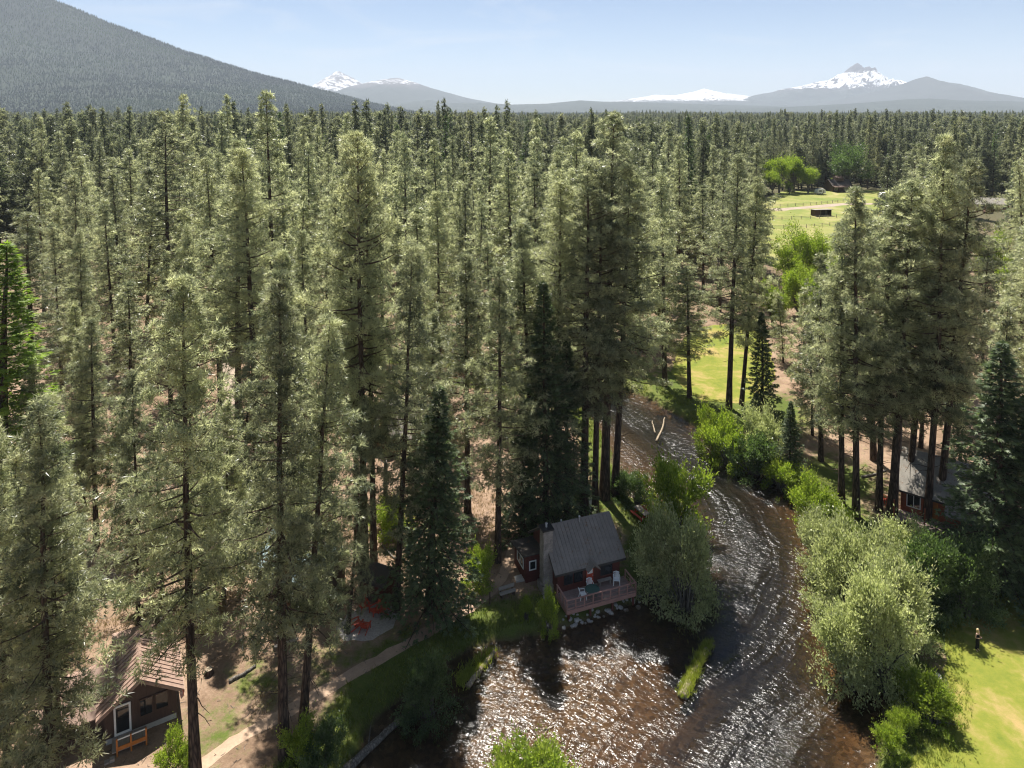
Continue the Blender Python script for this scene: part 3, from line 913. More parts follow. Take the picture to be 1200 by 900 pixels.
def leafy_meshes(seed, h, rx, ry, nclump, per, leaf, stems=7, trunk=False, trunk_h=0.0, up=0.35, hollow=0.55):
    """broadleaf tree or shrub: stems that branch to leaf clumps, each a loose cloud of rhombic leaves"""
    r = np.random.RandomState(seed)
    # big lobes, each carrying leaf clumps over its surface
    ch = h - trunk_h
    nl = 9 + seed % 4
    ld = norm(r.normal(size=(nl, 3))); ld[:, 2] = r.uniform(-1.15, 0.95, nl)
    lc = ld * r.uniform(0.38, 0.72, (nl, 1)); lr = r.uniform(0.26, 0.46, nl)
    lc[0] = (0, 0, 0.1); lr[0] = 0.5
    li = r.choice(nl, nclump, p=lr ** 2 / (lr ** 2).sum())
    cd = norm(r.normal(size=(nclump, 3)))
    C = lc[li] + cd * (lr[li] * (hollow + (1 - hollow) * r.rand(nclump) ** 0.5))[:, None]
    C = C * np.array([rx, ry, ch * 0.5]) + np.array([0, 0, trunk_h + ch * 0.5])
    C[:, 2] = np.clip(C[:, 2], 0.2 + trunk_h * 0.75, None)
    if not trunk:
        lowc = r.rand(nclump) < 0.16; la_ = r.rand(nclump) * 6.28; lr_ = r.uniform(0.45, 0.85, nclump)
        C[lowc] = np.stack([rx * lr_ * np.cos(la_), ry * lr_ * np.sin(la_), h * r.uniform(0.05, 0.22, nclump)], 1)[lowc]
    cr = r.uniform(0.5, 1.25, nclump) * (rx + ry + ch) / 3 * 0.13
    n = nclump * per
    ci = np.repeat(np.arange(nclump), per)
    off = norm(r.normal(size=(n, 3))) * (r.rand(n) ** 0.45)[:, None] * cr[ci][:, None] * np.array([1, 1, 0.75])
    od = norm(C - np.array([0, 0, ch * 0.1 + trunk_h]))
    pos = C[ci] + off + od[ci] * (np.abs(r.normal(size=n)) ** 1.5 * cr[ci] * 0.6)[:, None]
    pos[:, 2] = np.maximum(pos[:, 2], 0.06)
    ax = norm(C[ci] - np.array([0, 0, ch * 0.35 + trunk_h])) * 0.6 + norm(off) * 0.5 + np.array([0, 0, up]) + r.normal(size=(n, 3)) * 0.5
    tint = np.clip(0.5 + 0.18 * r.normal(size=nclump)[ci] + 0.2 * r.normal(size=n), 0, 1)
    w = 0.22
    tp = np.array([[[-w, 0.0, 0.45], [w, 0.0, 0.45], [0, 0.06, 1.0]], [[-w, 0, 0.45], [0, 0.05, 0.0], [w, 0, 0.45]]])
    tp = np.stack([tp, tp * np.array([1, 1, 0.85])])
    V, T, tt = scatter_tris(pos, ax, r.uniform(0.7, 1.25, n) * leaf, tint, tp, r)
    cm = np_mesh('crown', V, T, False, None, {'tint': tt})
    ps, rs = [], []
    k = 5
    s = np.linspace(0, 1, k)[:, None]
    pick = r.permutation(nclump)[:max(stems, min(nclump, stems * 5))]
    for j, c in enumerate(pick):
        b = np.array([r.normal() * rx * 0.10, r.normal() * ry * 0.10, -0.15]) if not trunk else np.array([0, 0, trunk_h * r.uniform(0.55, 0.95)])
        e = C[c]
        mid = (b + e) / 2 + np.array([0, 0, ch * 0.10]) + r.normal(size=3) * 0.1
        ps.append((1 - s) ** 2 * b + 2 * s * (1 - s) * mid + s ** 2 * e); rs.append(np.linspace(0.035 + 0.010 * h, 0.01, k) * (0.7 if j >= stems else 1))
    if trunk:
        ps.append(np.array([0, 0, -0.2]) + np.array([0.1, 0.05, trunk_h + ch * 0.45]) * s); rs.append(np.linspace(0.028 * h + 0.03, 0.05, k))
    V2, Q2 = tube_np(np.array(ps), np.array(rs), 5)
    return np_mesh('stem', V2, quads_to_tris(Q2), True), cm

class Kind:
    """one prototype: meshes for trunk and crown, design height and crown half width"""
    def __init__(s, tm, cm, tmat, cmats, h, r, cb):
        s.tm, s.cm, s.h, s.r, s.cb = tm, cm, h, r, cb
        for m in ([tmat] if tm else []): tm.materials.append(m)
        for m in cmats: cm.materials.append(m)

def place(kind, name, label, cat, base, h, group=None, rot=None, wide=1.0, tname='trunk', lean=(0, 0)):
    o = bpy.data.objects.new(name, None); o.empty_display_size = 0.5
    COL.objects.link(o)
    s = h / kind.h
    o.location = base; o.rotation_euler = (lean[0], lean[1], rng.rand() * 6.28 if rot is None else rot)
    o.scale = (s * wide, s * wide, s)
    setp(o, label, cat, group)
    t = bpy.data.objects.new(tname, kind.tm); COL.objects.link(t); t.parent = o
    c = bpy.data.objects.new('crown', kind.cm); COL.objects.link(c); c.parent = o
    return o

def pk(seed, h, cb, R, nbr, r0, lod=0, bark='bark', mat='pine_needles', **kw):
    tm, cm = pine_meshes(seed, h, cb, R, nbr, r0, lod, **kw)
    return Kind(tm, cm, M[bark], [M[mat], M['bark']], h, R, cb)
def fk(seed, h, cb, R, nbr, r0, lod=0, mat='fir_needles', **kw):
    tm, cm = fir_meshes(seed, h, cb, R, nbr, r0, lod, **kw)
    return Kind(tm, cm, M['bark'], [M[mat], M['bark']], h, R, cb)
def lk(seed, h, rx, ry, nclump, per, leaf, mat, bark='grey_bark', **kw):
    tm, cm = leafy_meshes(seed, h, rx, ry, nclump, per, leaf, **kw)
    return Kind(tm, cm, M[bark], [M[mat]], h, max(rx, ry), 0.0)

# ponderosas, near (0), middle (1), far (2)
PINE0 = {'mature': [pk(101, 32, 0.28, 4.6, 165, 0.34, power=0.82), pk(102, 33, 0.25, 4.7, 170, 0.36, power=0.95), pk(103, 31, 0.28, 4.9, 150, 0.35, open_=0.5, power=0.8)],
         'clear': [pk(104, 36, 0.34, 4.7, 150, 0.42, top_round=0.25, power=0.65), pk(105, 37, 0.30, 5.2, 165, 0.45, top_round=0.15, open_=0.45, power=0.75)],
         'young': [pk(106, 24, 0.08, 4.2, 150, 0.25, power=1.0, base_ramp=0.12), pk(107, 26, 0.10, 4.0, 150, 0.26, power=0.85)],
         'slim': [pk(108, 32, 0.26, 3.3, 150, 0.30)]}
PINE1 = {'mature': [pk(201, 34, 0.16, 5.4, 140, 0.38, 1, power=0.95), pk(202, 35, 0.18, 4.8, 140, 0.40, 1, power=0.8), pk(203, 33, 0.14, 5.6, 140, 0.38, 1, open_=0.5, power=0.85)],
         'clear': [pk(204, 38, 0.32, 5.4, 135, 0.44, 1, top_round=0.35, power=0.6, open_=0.4), pk(205, 40, 0.24, 5.4, 145, 0.46, 1, power=0.9)],
         'young': [pk(206, 24, 0.06, 4.6, 120, 0.26, 1, power=1.05, base_ramp=0.1), pk(207, 27, 0.08, 4.4, 125, 0.28, 1, power=0.85)],
         'slim': [pk(208, 36, 0.20, 3.6, 135, 0.34, 1), pk(209, 34, 0.40, 3.9, 100, 0.34, 1, open_=0.6)]}
PINE2 = [pk(301, 34, 0.12, 5.4, 125, 0.38, 2, mat='far_shaded_needles', power=0.95), pk(302, 36, 0.14, 4.8, 130, 0.38, 2, mat='far_shaded_needles', power=0.8), pk(303, 32, 0.10, 6.0, 120, 0.38, 2, mat='far_shaded_needles', top_round=0.35, power=0.65), pk(304, 38, 0.12, 4.2, 130, 0.38, 2, mat='far_shaded_needles', power=0.9), pk(305, 30, 0.08, 5.6, 120, 0.38, 2, mat='far_shaded_needles', power=1.1)]
FIR0 = [fk(401, 20, 0.05, 4.0, 210, 0.30), fk(402, 24, 0.05, 4.2, 230, 0.32), fk(403, 14, 0.03, 2.5, 150, 0.20)]
FIR1 = [fk(411, 30, 0.08, 3.8, 170, 0.34, 1), fk(412, 34, 0.10, 3.6, 180, 0.34, 1)]
LARCH = fk(421, 24, 0.08, 3.6, 190, 0.28, 0, 'larch_needles', droop=0.2)

# ------------------------------------------------------------------ placing trees
placed = []            # (x, y, r) of every trunk
def height_for(base, ty):
    lo, hi = 0.5, 70.0
    for _ in range(40):
        m = (lo + hi) / 2
        if project((base.x, base.y, base.z + m))[1] > ty: lo = m
        else: hi = m
    return m

def hero(kind, name, label, cat, tx, ty, bx, by, wide=1.0, tname='trunk', group=None, sink=0.0):
    b = P(bx, by)
    b.z = gz(b.x, b.y) - sink
    h = height_for(b, ty)
    vx = project((b.x, b.y, b.z + h))[0]
    dx = (tx - vx) * b.y / F
    o = place(kind, name, label, cat, b, h, group, 0.0, wide * (kind.h / h) ** 0.35 if kind.r > 2.4 else wide, tname)
    ang = math.atan2(dx, h)
    o.rotation_euler = (Matrix.Rotation(ang, 3, 'Y') @ Matrix.Rotation(rng.rand() * 6.28, 3, 'Z')).to_euler()
    placed.append((b.x, b.y, h))
    return o

mt, cl, yg, sl = PINE0['mature'], PINE0['clear'], PINE0['young'], PINE0['slim']
m1, c1, y1, s1 = PINE1['mature'], PINE1['clear'], PINE1['young'], PINE1['slim']
PT = 'pine_tree'
HERO = [
    (mt[0], 205, 335, 229, 910, 1.0, 'tall grey green pine with dark straight trunk between footpath and brown roofed cabin'),
    (mt[1], 317, 325, 333, 886, 1.0, 'grey green pine with long bare trunk beside the dirt footpath'),
    (sl[0], 386, 372, 355, 852, 1.05, 'slim leaning pine with thin trunk next to the footpath'),
    (mt[2], 104, 378, 113, 640, 1.0, 'full crowned pine behind the brown roofed cabin'),
    (yg[0], 92, 392, 100, 632, 0.8, 'thin companion pine touching the full crowned pine behind the brown roofed cabin'),
    (yg[1], 40, 482, 60, 935, 1.15, 'pine with bluish dark trunk in front of the brown cabin roof'),
    (sl[0], 58, 470, 68, 880, 0.9, 'narrow pine rising through the brown cabin roof edge'),
    (yg[0], -8, 505, 10, 912, 1.0, 'pine with very thick dark trunk on bare dirt by the brown roofed cabin'),
    (m1[0], 122, 236, 136, 436, 1.0, 'pine standing over the sunlit clearing behind the cabins'),
    (cl[1], 30, 252, 40, 525, 1.3, 'gnarled broad pine with crooked bare limbs beside the bright larch'),
    (c1[0], 192, 136, 201, 408, 1.25, 'old giant pine with orange tinted dense conical top'),
    (c1[1], 311, 109, 324, 450, 1.10, 'tallest pine of the forest with dark spired top'),
    (s1[0], 267, 113, 270, 300, 1.0, 'tall dark pine neighbouring the tallest pine'),
    (c1[0], 214, 115, 216, 322, 0.9, 'tall open topped pine rising behind the old giant pine'),
    (sl[0], 412, 168, 419, 650, 0.9, 'tall bare trunked pine by the red garden chairs, one of three close together'),
    (cl[0], 420, 163, 428, 692, 0.85, 'tallest of three close pines with bare trunk by the red garden chairs'),
    (sl[0], 431, 172, 438, 660, 0.9, 'slender pine of the three standing close by the red garden chairs'),
    (m1[1], 474, 160, 478, 405, 1.0, 'tall straight pine behind the grey roofed cabin in the woods'),
    (sl[0], 487, 287, 464, 715, 1.0, 'leaning pine with dead lower twigs beside the dark spruce'),
    (m1[0], 573, 140, 574, 352, 1.15, 'tall broad pine with dead side limb deep in the forest'),
    (m1[2], 627, 166, 630, 388, 1.1, 'light green full pine in the middle forest behind the riverside cabin'),
    (m1[1], 655, 178, 655, 372, 0.9, 'pine tight against the light green full pine'),
    (mt[1], 590, 318, 583, 658, 1.0, 'light sage pine standing before the dark firs by the riverside cabin'),
    (cl[1], 690, 194, 684, 606, 1.05, 'big double trunked pine directly behind the riverside cabin'),
    (cl[0], 704, 205, 697, 598, 0.9, 'second stem pine directly behind the riverside cabin chimney pipe'),
    (cl[1], 722, 136, 708, 584, 1.10, 'highest pine on the river bank behind the riverside cabin'),
    (cl[0], 742, 200, 720, 580, 1.0, 'riverbank pine with boughs reaching over the white riffle'),
    (m1[1], 775, 205, 779, 452, 1.05, 'pine with stout trunk at the shaded bend of the river'),
    (cl[0], 804, 314, 808, 466, 1.25, 'short round topped pine with crooked limb at the river bend'),
    (cl[1], 864, 184, 854, 478, 0.95, 'tall pine at the river bend before the bright lawn'),
    (mt[1], 893, 210, 869, 474, 0.9, 'leaning pine touching the tall pine before the bright lawn'),
    (c1[1], 795, 160, 797, 330, 1.0, 'tall dark pine behind the river bend'),
    (m1[1], 735, 195, 737, 390, 0.9, 'pine behind the highest riverbank pine'),
    (mt[2], 985, 268, 986, 590, 1.0, 'leaning pine at the water edge of the grove by the red cabin'),
    (mt[1], 1006, 222, 1003, 606, 1.0, 'straight dark trunked pine in the grove by the red cabin'),
    (mt[0], 1037, 229, 1030, 598, 1.0, 'pine with dead broken branch in the grove by the red cabin'),
    (cl[1], 1072, 214, 1045, 604, 1.1, 'round headed pine crowding the grove by the red cabin'),
    (mt[0], 1122, 164, 1086, 612, 0.95, 'tallest pine of the grove by the red cabin'),
    (cl[1], 1140, 190, 1100, 606, 0.9, 'pine in front of the red cabin gable'),
    (mt[1], 1098, 208, 1063, 590, 1.0, 'pine beside the gable window of the red cabin'),
    (m1[0], 960, 300, 962, 540, 0.95, 'pale pine on the river side of the red cabin grove'),
    (y1[0], 1175, 360, 1178, 560, 1.0, 'light young pine behind the red cabin'),
    (m1[1], 1192, 190, 1205, 372, 1.0, 'dark pine beyond the red cabin roof'),
    (mt[0], 338, 300, 338, 716, 0.9, 'pine with reddish trunk against the blue green metal roof'),
    (y1[0], 940, 338, 942, 455, 1.0, 'pale young pine in front of the meadow aspens'),
    (y1[1], 966, 330, 966, 475, 0.9, 'pale pine between meadow aspens and the grove'),
    (y1[0], 985, 318, 988, 440, 1.0, 'bushy young pine behind the grove by the red cabin'),
    (y1[1], 952, 372, 952, 510, 0.9, 'rounded young pine on the bank opposite the willow point'),
    (y1[0], 915, 345, 918, 425, 1.0, 'low bushy pine at the corner of the bright lawn'),
    (y1[1], 1010, 335, 1012, 470, 1.0, 'young pine hidden behind the straight dark trunked one'),
    (cl[1], 655, 215, 652, 598, 1.05, 'dense pine crowding the dark firs behind the riverside cabin'),
    (mt[0], 622, 262, 622, 612, 1.1, 'broad pine above the lean-to of the riverside cabin'),
    (mt[2], 548, 300, 548, 600, 1.1, 'pine between the dark spruce and the light sage pine'),
    (yg[0], 70, 545, 75, 735, 1.1, 'bushy pine over the back wing of the brown cabin'),
    (yg[1], 185, 520, 190, 700, 1.1, 'bushy pine above the little dark woodshed'),
    (yg[0], 240, 520, 236, 690, 1.1, 'bushy pine between drive and blue green roofed cabin'),
    (y1[1], 45, 430, 48, 600, 1.1, 'pale bushy pine in the clearing behind the brown cabin'),
    (y1[0], 150, 470, 150, 640, 1.1, 'pale bushy pine near the sunlit clearing'),
    (yg[1], 5, 600, -5, 800, 1.1, 'dense low pine at the far corner of the brown cabin'),
    (y1[0], 225, 430, 225, 600, 1.1, 'bushy pine shading the dirt drive'),
    (y1[1], 290, 420, 285, 585, 1.1, 'round bushy pine across the dirt drive'),
    (yg[0], 375, 540, 378, 690, 1.0, 'bushy pine beside the ribbed blue green roof'),
    (y1[0], 355, 400, 352, 590, 1.1, 'pale pine behind the blue green roofed cabin'),
    (y1[1], 20, 520, 8, 760, 1.0, 'bushy pale pine beside the brown roofed cabin'),
    (yg[1], 160, 440, 162, 745, 0.8, 'young pine shading the little dark shed'),
    (yg[0], 275, 470, 262, 700, 0.9, 'young grey green pine by the blue green roofed cabin'),
    (yg[1], 430, 480, 408, 742, 0.7, 'young pine leaning its boughs over the gravel patio'),
]
for k, tx, ty, bx, by, wd, lab in HERO:
    hero(k, PT, lab, 'pine tree', tx, ty, bx, by, wd)
for o in list(COL.objects):
    if o.get('label', '') in ('pine with reddish trunk against the blue green metal roof',):
        for c in o.children:
            if c.name.startswith('trunk'):
                c.data = c.data.copy(); c.data.materials.clear(); c.data.materials.append(M['red_bark']); c['label'] = 'reddish orange plated trunk'

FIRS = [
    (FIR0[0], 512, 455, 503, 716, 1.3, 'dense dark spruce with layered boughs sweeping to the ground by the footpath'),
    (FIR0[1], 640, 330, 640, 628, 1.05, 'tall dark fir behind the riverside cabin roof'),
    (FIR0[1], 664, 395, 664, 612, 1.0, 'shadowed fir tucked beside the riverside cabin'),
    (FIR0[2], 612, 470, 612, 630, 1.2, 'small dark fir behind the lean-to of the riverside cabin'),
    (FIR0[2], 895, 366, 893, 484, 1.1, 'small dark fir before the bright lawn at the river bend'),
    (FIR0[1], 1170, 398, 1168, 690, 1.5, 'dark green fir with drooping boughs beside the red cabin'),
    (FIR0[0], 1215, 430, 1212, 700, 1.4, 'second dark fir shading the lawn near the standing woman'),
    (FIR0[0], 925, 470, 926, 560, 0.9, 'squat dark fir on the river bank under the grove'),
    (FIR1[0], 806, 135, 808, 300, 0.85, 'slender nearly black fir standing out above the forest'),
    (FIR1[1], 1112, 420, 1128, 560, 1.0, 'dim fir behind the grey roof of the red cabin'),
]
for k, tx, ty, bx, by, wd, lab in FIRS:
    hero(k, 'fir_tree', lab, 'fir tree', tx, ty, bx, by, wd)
hero(LARCH, 'larch_tree', 'bright yellow green larch beside the gnarled broad pine', 'larch tree', 2, 285, 4, 600, 1.9)

# deciduous trees and shrubs
WIL = [lk(501, 6.5, 3.3, 3.3, 300, 60, 0.25, 'willow_leaves', stems=9), lk(502, 5.0, 3.0, 2.8, 260, 55, 0.23, 'willow_leaves', stems=8)]
DRK = [lk(503, 5.0, 2.9, 2.8, 280, 55, 0.22, 'dark_leaves', stems=8), lk(504, 3.2, 2.2, 2.0, 170, 50, 0.19, 'dark_leaves', stems=6)]
BRT = [lk(505, 1.7, 1.6, 1.4, 150, 50, 0.13, 'bright_leaves', stems=6, hollow=0.35), lk(506, 2.6, 1.9, 1.8, 170, 50, 0.16, 'bright_leaves', stems=6)]
DEC = [lk(507, 15, 4.2, 4.2, 260, 42, 0.40, 'bright_leaves', trunk=True, trunk_h=1.0, stems=9), lk(508, 22, 6.5, 6.5, 260, 40, 0.62, 'bright_leaves', trunk=True, trunk_h=3.5, stems=9)]
BIGD = lk(509, 27, 11.5, 11.5, 380, 40, 0.75, 'dark_leaves', trunk=True, trunk_h=4, stems=9)
SH = 'shrub'
SHRUBS = [
    (WIL[0], 'large pale willow shrub on the point below the riverside cabin deck', 802, 594, 803, 705, 0.68),
    (BRT[1], 'bright green upright shrub behind the large pale willow by the deck', 790, 533, 793, 610, 0.6),
    (WIL[1], 'shrub between the wooden deck and the large pale willow', 765, 600, 768, 690, 0.6),
    (DRK[0], 'round dark green bush overhanging the water beside the footpath', 500, 757, 502, 826, 0.72),
    (WIL[0], 'tall feathery pale willow leaning over the river from the lawn bank', 1028, 655, 1030, 796, 0.66),
    (WIL[1], 'loose pale willow at the water edge upstream of the feathery one', 978, 610, 985, 715, 0.72),
    (WIL[1], 'yellow green willow filling the bank below the red cabin', 1015, 625, 1022, 730, 0.7),
    (WIL[1], 'spreading willow with bare twigs above the brown shallows', 985, 690, 995, 790, 0.7),
    (WIL[1], 'pale willow wedged against the dark bush below the red cabin', 1048, 640, 1052, 745, 0.75),
    (WIL[0], 'small pale willow bowing to the water below the grove', 958, 598, 968, 672, 0.8),
    (DRK[0], 'dark leafy bush under the red cabin deck', 1080, 620, 1085, 712, 0.8),
    (DRK[0], 'dark leafy bush in front of the drooping fir', 1125, 628, 1130, 718, 0.8),
    (WIL[1], 'pale leafy bush in front of the red cabin porch', 1068, 615, 1062, 690, 0.9),
    (BRT[0], 'bright low bush at the lawn edge beside the feathery willow', 1080, 788, 1080, 832, 0.8),
    (BRT[0], 'lime green low bush on the lawn corner near brown shallows', 1093, 802, 1092, 846, 0.8),
    (BRT[0], 'spreading low bush on the grassy tip of the lawn bank', 1055, 830, 1058, 862, 0.6),
    (BRT[0], 'low bush where the lawn bank meets the river', 1042, 850, 1046, 882, 0.6),
    (BRT[1], 'bright bush under the pines at the river bend', 835, 480, 838, 526, 0.6),
    (BRT[1], 'bright green bush leaning over dark water at the bend', 852, 490, 853, 538, 0.6),
    (DRK[1], 'dark bush on the shady outer bank of the bend', 880, 500, 884, 548, 0.8),
    (WIL[1], 'greyish shrub between bend pines and dark water', 892, 478, 898, 545, 0.7),
    (BRT[0], 'bright low bush by a rock on the outer bank', 915, 538, 918, 566, 0.8),
    (BRT[1], 'bright shrub at the foot of the grove by the water', 950, 560, 955, 612, 0.65),
    (BRT[0], 'bright low bush at the foot of the leaning waterside pine', 972, 585, 972, 618, 1.1),
    (DRK[1], 'leafy bush at the corner where path meets river logs', 370, 848, 376, 903, 0.7),
    (BRT[1], 'green bush next to the thin pine trunk by the footpath', 352, 848, 353, 900, 0.6),
    (BRT[1], 'leafy bush in front of the brown roofed cabin', 205, 862, 205, 912, 0.6),
    (BRT[1], 'leafy maple sapling beside the dark spruce', 562, 640, 560, 690, 0.55),
    (DRK[1], 'small leafy bush at the foot of the stone chimney', 650, 700, 646, 716, 0.4),
    (BRT[0], 'small plant on the bank in front of the riverside cabin', 617, 702, 616, 724, 0.45),
    (BRT[1], 'thin upright sapling by the deck corner', 642, 693, 644, 735, 0.30),
    (BRT[1], 'leafy bush by the log cabin clearing next to tall trunks', 470, 585, 452, 625, 1.0),
    (DRK[1], 'dim bush on the shady bank behind the picnic table', 742, 560, 745, 590, 1.0),
    (DRK[1], 'dim bush at the foot of the riverbank pines', 722, 548, 725, 578, 1.0),
]
for k, lab, tx, ty, bx, by, wd in SHRUBS:
    hero(k, SH, lab, 'shrub', tx, ty, bx, by, wd, 'stem')
hero(BRT[0], SH, 'bright lime bush on a gravel islet in the river', 'shrub', 635, 881, 635, 914, 0.95, 'stem')
hero(BRT[0], SH, 'lower bright bush beside the lime one on the islet', 'shrub', 598, 889, 598, 916, 0.85, 'stem')
DECS = [
    (DEC[0], 'bright green aspen clump leaning into the meadow', 942, 262, 944, 342), (DEC[0], 'lime green aspen at the meadow front edge', 962, 268, 966, 340),
    (DEC[0], 'bright green aspen beside the meadow pines', 922, 280, 925, 345), (DEC[0], 'low lime aspen under the meadow edge pines', 935, 305, 936, 372), (DEC[0], 'small aspen between pale young pines and the bright lawn', 955, 318, 955, 388),
    (DEC[0], 'rounded yellow green aspen against the grove', 978, 300, 978, 362), (DEC[0], 'aspen sapling at the lawn corner', 905, 330, 905, 382), (DEC[0], 'lime green aspen behind the red cabin grove', 1166, 266, 1168, 345),
    (DEC[0], 'yellow green aspen near the lawn firs', 1190, 300, 1192, 372),
    (DEC[1], 'pale green cottonwood in the far grove next to dark conifer', 848, 180, 850, 228), (DEC[1], 'cottonwood with rounded crown in the far grove', 893, 181, 894, 226),
    (DEC[1], 'wide cottonwood in the middle of the far grove', 912, 179, 913, 226), (DEC[1], 'tallest cottonwood at the meadow back edge', 930, 177, 930, 225),
    (DEC[1], 'low cottonwood in front of the far grove', 905, 196, 905, 229), (DEC[1], 'half hidden cottonwood where far grove meets conifers', 868, 188, 868, 228), (DEC[1], 'pale cottonwood closing the far grove beside the camper', 946, 192, 947, 226), (DEC[0], 'small round willow on the far meadow edge', 925, 212, 925, 227), (DEC[0], 'yellowish shrub tree beside the far meadow house', 976, 207, 974, 223),
]
for k, lab, tx, ty, bx, by in DECS:
    hero(k, 'deciduous_tree', lab, 'deciduous tree', tx, ty, bx, by, 1.0)
hero(BIGD, 'deciduous_tree', 'huge round dark green tree above the far meadow house', 'deciduous tree', 993, 163, 993, 222, 1.0)

# filler pines of the forest, kept clear of what the photo shows open
CLEAR = [  # photo rectangles that no crown may cover: x0, y0, x1, y1
    (-20, 290, 26, 480),
    (735, 478, 940, 905), (640, 585, 770, 905), (570, 600, 640, 905), (400, 690, 570, 905), (240, 745, 400, 905), (1040, 700, 1200, 905),
    (908, 226, 990, 290), (816, 395, 846, 470), (432, 478, 470, 520), (145, 785, 212, 880), (940, 560, 1010, 905), (1050, 545, 1140, 640),
    (300, 632, 322, 650), (405, 645, 470, 700), (640, 560, 760, 600), (908, 262, 970, 325), (1148, 234, 1178, 250), (960, 222, 1050, 240), (345, 640, 365, 680)]
NOGO = [np.array(lawn_poly), np.array(lawn2_poly), np.array(meadow_poly)]
FOOT = [(P(690, 660).x, P(690, 660).y, 6.5), (P(170, 830).x, P(170, 830).y - 0, 7.5), (P(330, 690).x, P(330, 690).y, 5), (P(1095, 600).x, P(1095, 600).y, 7.5), (P(455, 515).x, P(455, 515).y, 6), (P(430, 725).x, P(430, 725).y, 5)]
def free(x, y, sp):
    for (a, b, h) in placed:
        if (a - x) ** 2 + (b - y) ** 2 < sp * sp: return False
    for (a, b, r) in FOOT:
        if (a - x) ** 2 + (b - y) ** 2 < r * r: return False
    return True
def covers(base, h, cr, cbf):
    Y = base[1]
    px, yt = project((base[0], Y, h)); yb = project((base[0], Y, h * cbf))[1]; yg = project((base[0], Y, 0))[1]
    w = cr * F / Y * 0.8
    for (x0, y0, x1, y1) in CLEAR:
        if px + w > x0 and px - w < x1 and yb > y0 and yt < y1: return True
        if x0 < px < x1 and yg > y0 and yb < y1 and y1 - y0 > 60: return True
    return False
fr = np.random.RandomState(77)
count = 0
LOOK = {'mature': 'full crowned', 'clear': 'tall round topped', 'young': 'short bushy', 'slim': 'narrow columnar'}
ZL = {'cabins': ('pine in the dense woods around the cabins', 'pines in the woods around the cabins'),
      'deep': ('ponderosa pine in the deep forest behind the cabins', 'pines of the deep forest'),
      'lawnside': ('pine in the woods between lawn and meadow', 'pines between lawn and meadow')}
tries = 0
NP_MAX = 250
far_start = 205.0
while count < NP_MAX and tries < 26000:
    tries += 1
    y = 62 + (far_start - 62) * fr.rand() ** 0.62
    x = fr.uniform(-0.80, 0.80) * y
    sp = 5.0 if y < 110 else 5.4
    if y > 118 and fr.rand() < 0.15: continue
    if not free(x, y, sp): continue
    if float(river_sd(np.array([x]), np.array([y]))[0]) < 2.5: continue
    if any(float(sdist(np.array([x]), np.array([y]), pl)[0]) < 3 for pl in NOGO): continue
    kset = PINE0 if y < 88 else PINE1
    u = fr.rand()
    kn = 'mature' if u < 0.5 else 'clear' if u < 0.62 else 'young' if u < 0.86 else 'slim'
    kd = kset[kn][fr.randint(len(kset[kn]))]
    h = {'mature': fr.normal(29.5, 5.0), 'clear': fr.normal(35.5, 3.5), 'young': fr.normal(19, 5.0), 'slim': fr.normal(31, 5)}[kn]
    h = float(np.clip(h, 11, 40.5))
    if x < -5 and y < 75: h = min(h, 25)
    if x > 0.4 * y: h = min(h, 34 if y > 110 else 30)
    if covers((x, y), h, kd.r * (h / kd.h) ** 0.65, kd.cb): continue
    z = 'lawnside' if x > 30 and x > 0.30 * y else ('cabins' if y < 115 else 'deep')
    lean_ = (fr.normal() * 0.018, fr.normal() * 0.018)
    la = LOOK[kn] + ' ' + ZL[z][0]
    place(kd, PT, la, 'pine tree', (x, y, 0), h, kn + ' ' + ZL[z][1], None, (kd.h / h) ** 0.3 * fr.uniform(0.85, 1.25), 'trunk', lean_)
    placed.append((x, y, h)); count += 1
print('filler pines', count, 'tries', tries)

# dead snags
for k_, (tx, ty, bx, by, lab) in enumerate([(560, 215, 562, 410, 'bare grey dead pine standing in the deep forest'), (280, 330, 283, 500, 'dead silver snag near the dirt drive'), (838, 260, 840, 372, 'leafless dead pine behind the river bend'),
                                            (445, 420, 452, 600, 'dead pole with broken twigs by the three close pines'), (1060, 300, 1052, 560, 'broken grey snag inside the grove by the red cabin')]):
    b = P(bx, by); h = height_for(b, ty); r_s = np.random.RandomState(900 + k_)
    sm_, _ = trunk_mesh('trunk', h, 0.26, r_s.normal(size=2) * 0.6, r_s, 7, 12, 0)
    t_ = thing('dead_snag', lab, 'dead tree', b)
    obj('trunk', sm_, M['grey_bark'], t_)
    ps_, rs_ = [], []
    for _ in range(30):
        f_ = r_s.uniform(0.25, 0.97); a_ = r_s.rand() * 6.28; L_ = (1.05 - f_) * 4.2 * r_s.uniform(0.4, 1.1) + 0.2
        q_ = np.linspace(0, 1, 4)[:, None]
        ps_.append(np.array([0, 0, f_ * h]) + np.array([math.cos(a_), math.sin(a_), r_s.uniform(-0.25, 0.3)]) * L_ * q_ + np.array([0, 0, 0.2 * L_]) * q_ ** 2 + r_s.normal(size=(4, 3)) * 0.06 * L_ * q_); rs_.append(np.linspace(0.05, 0.012, 4))
    for p_, q_ in zip(ps_, rs_):
        V_, Q_ = tube_np(p_[None], q_[None], 4)
        obj('bough', np_mesh('bough', V_, Q_, True), M['grey_bark'], t_)

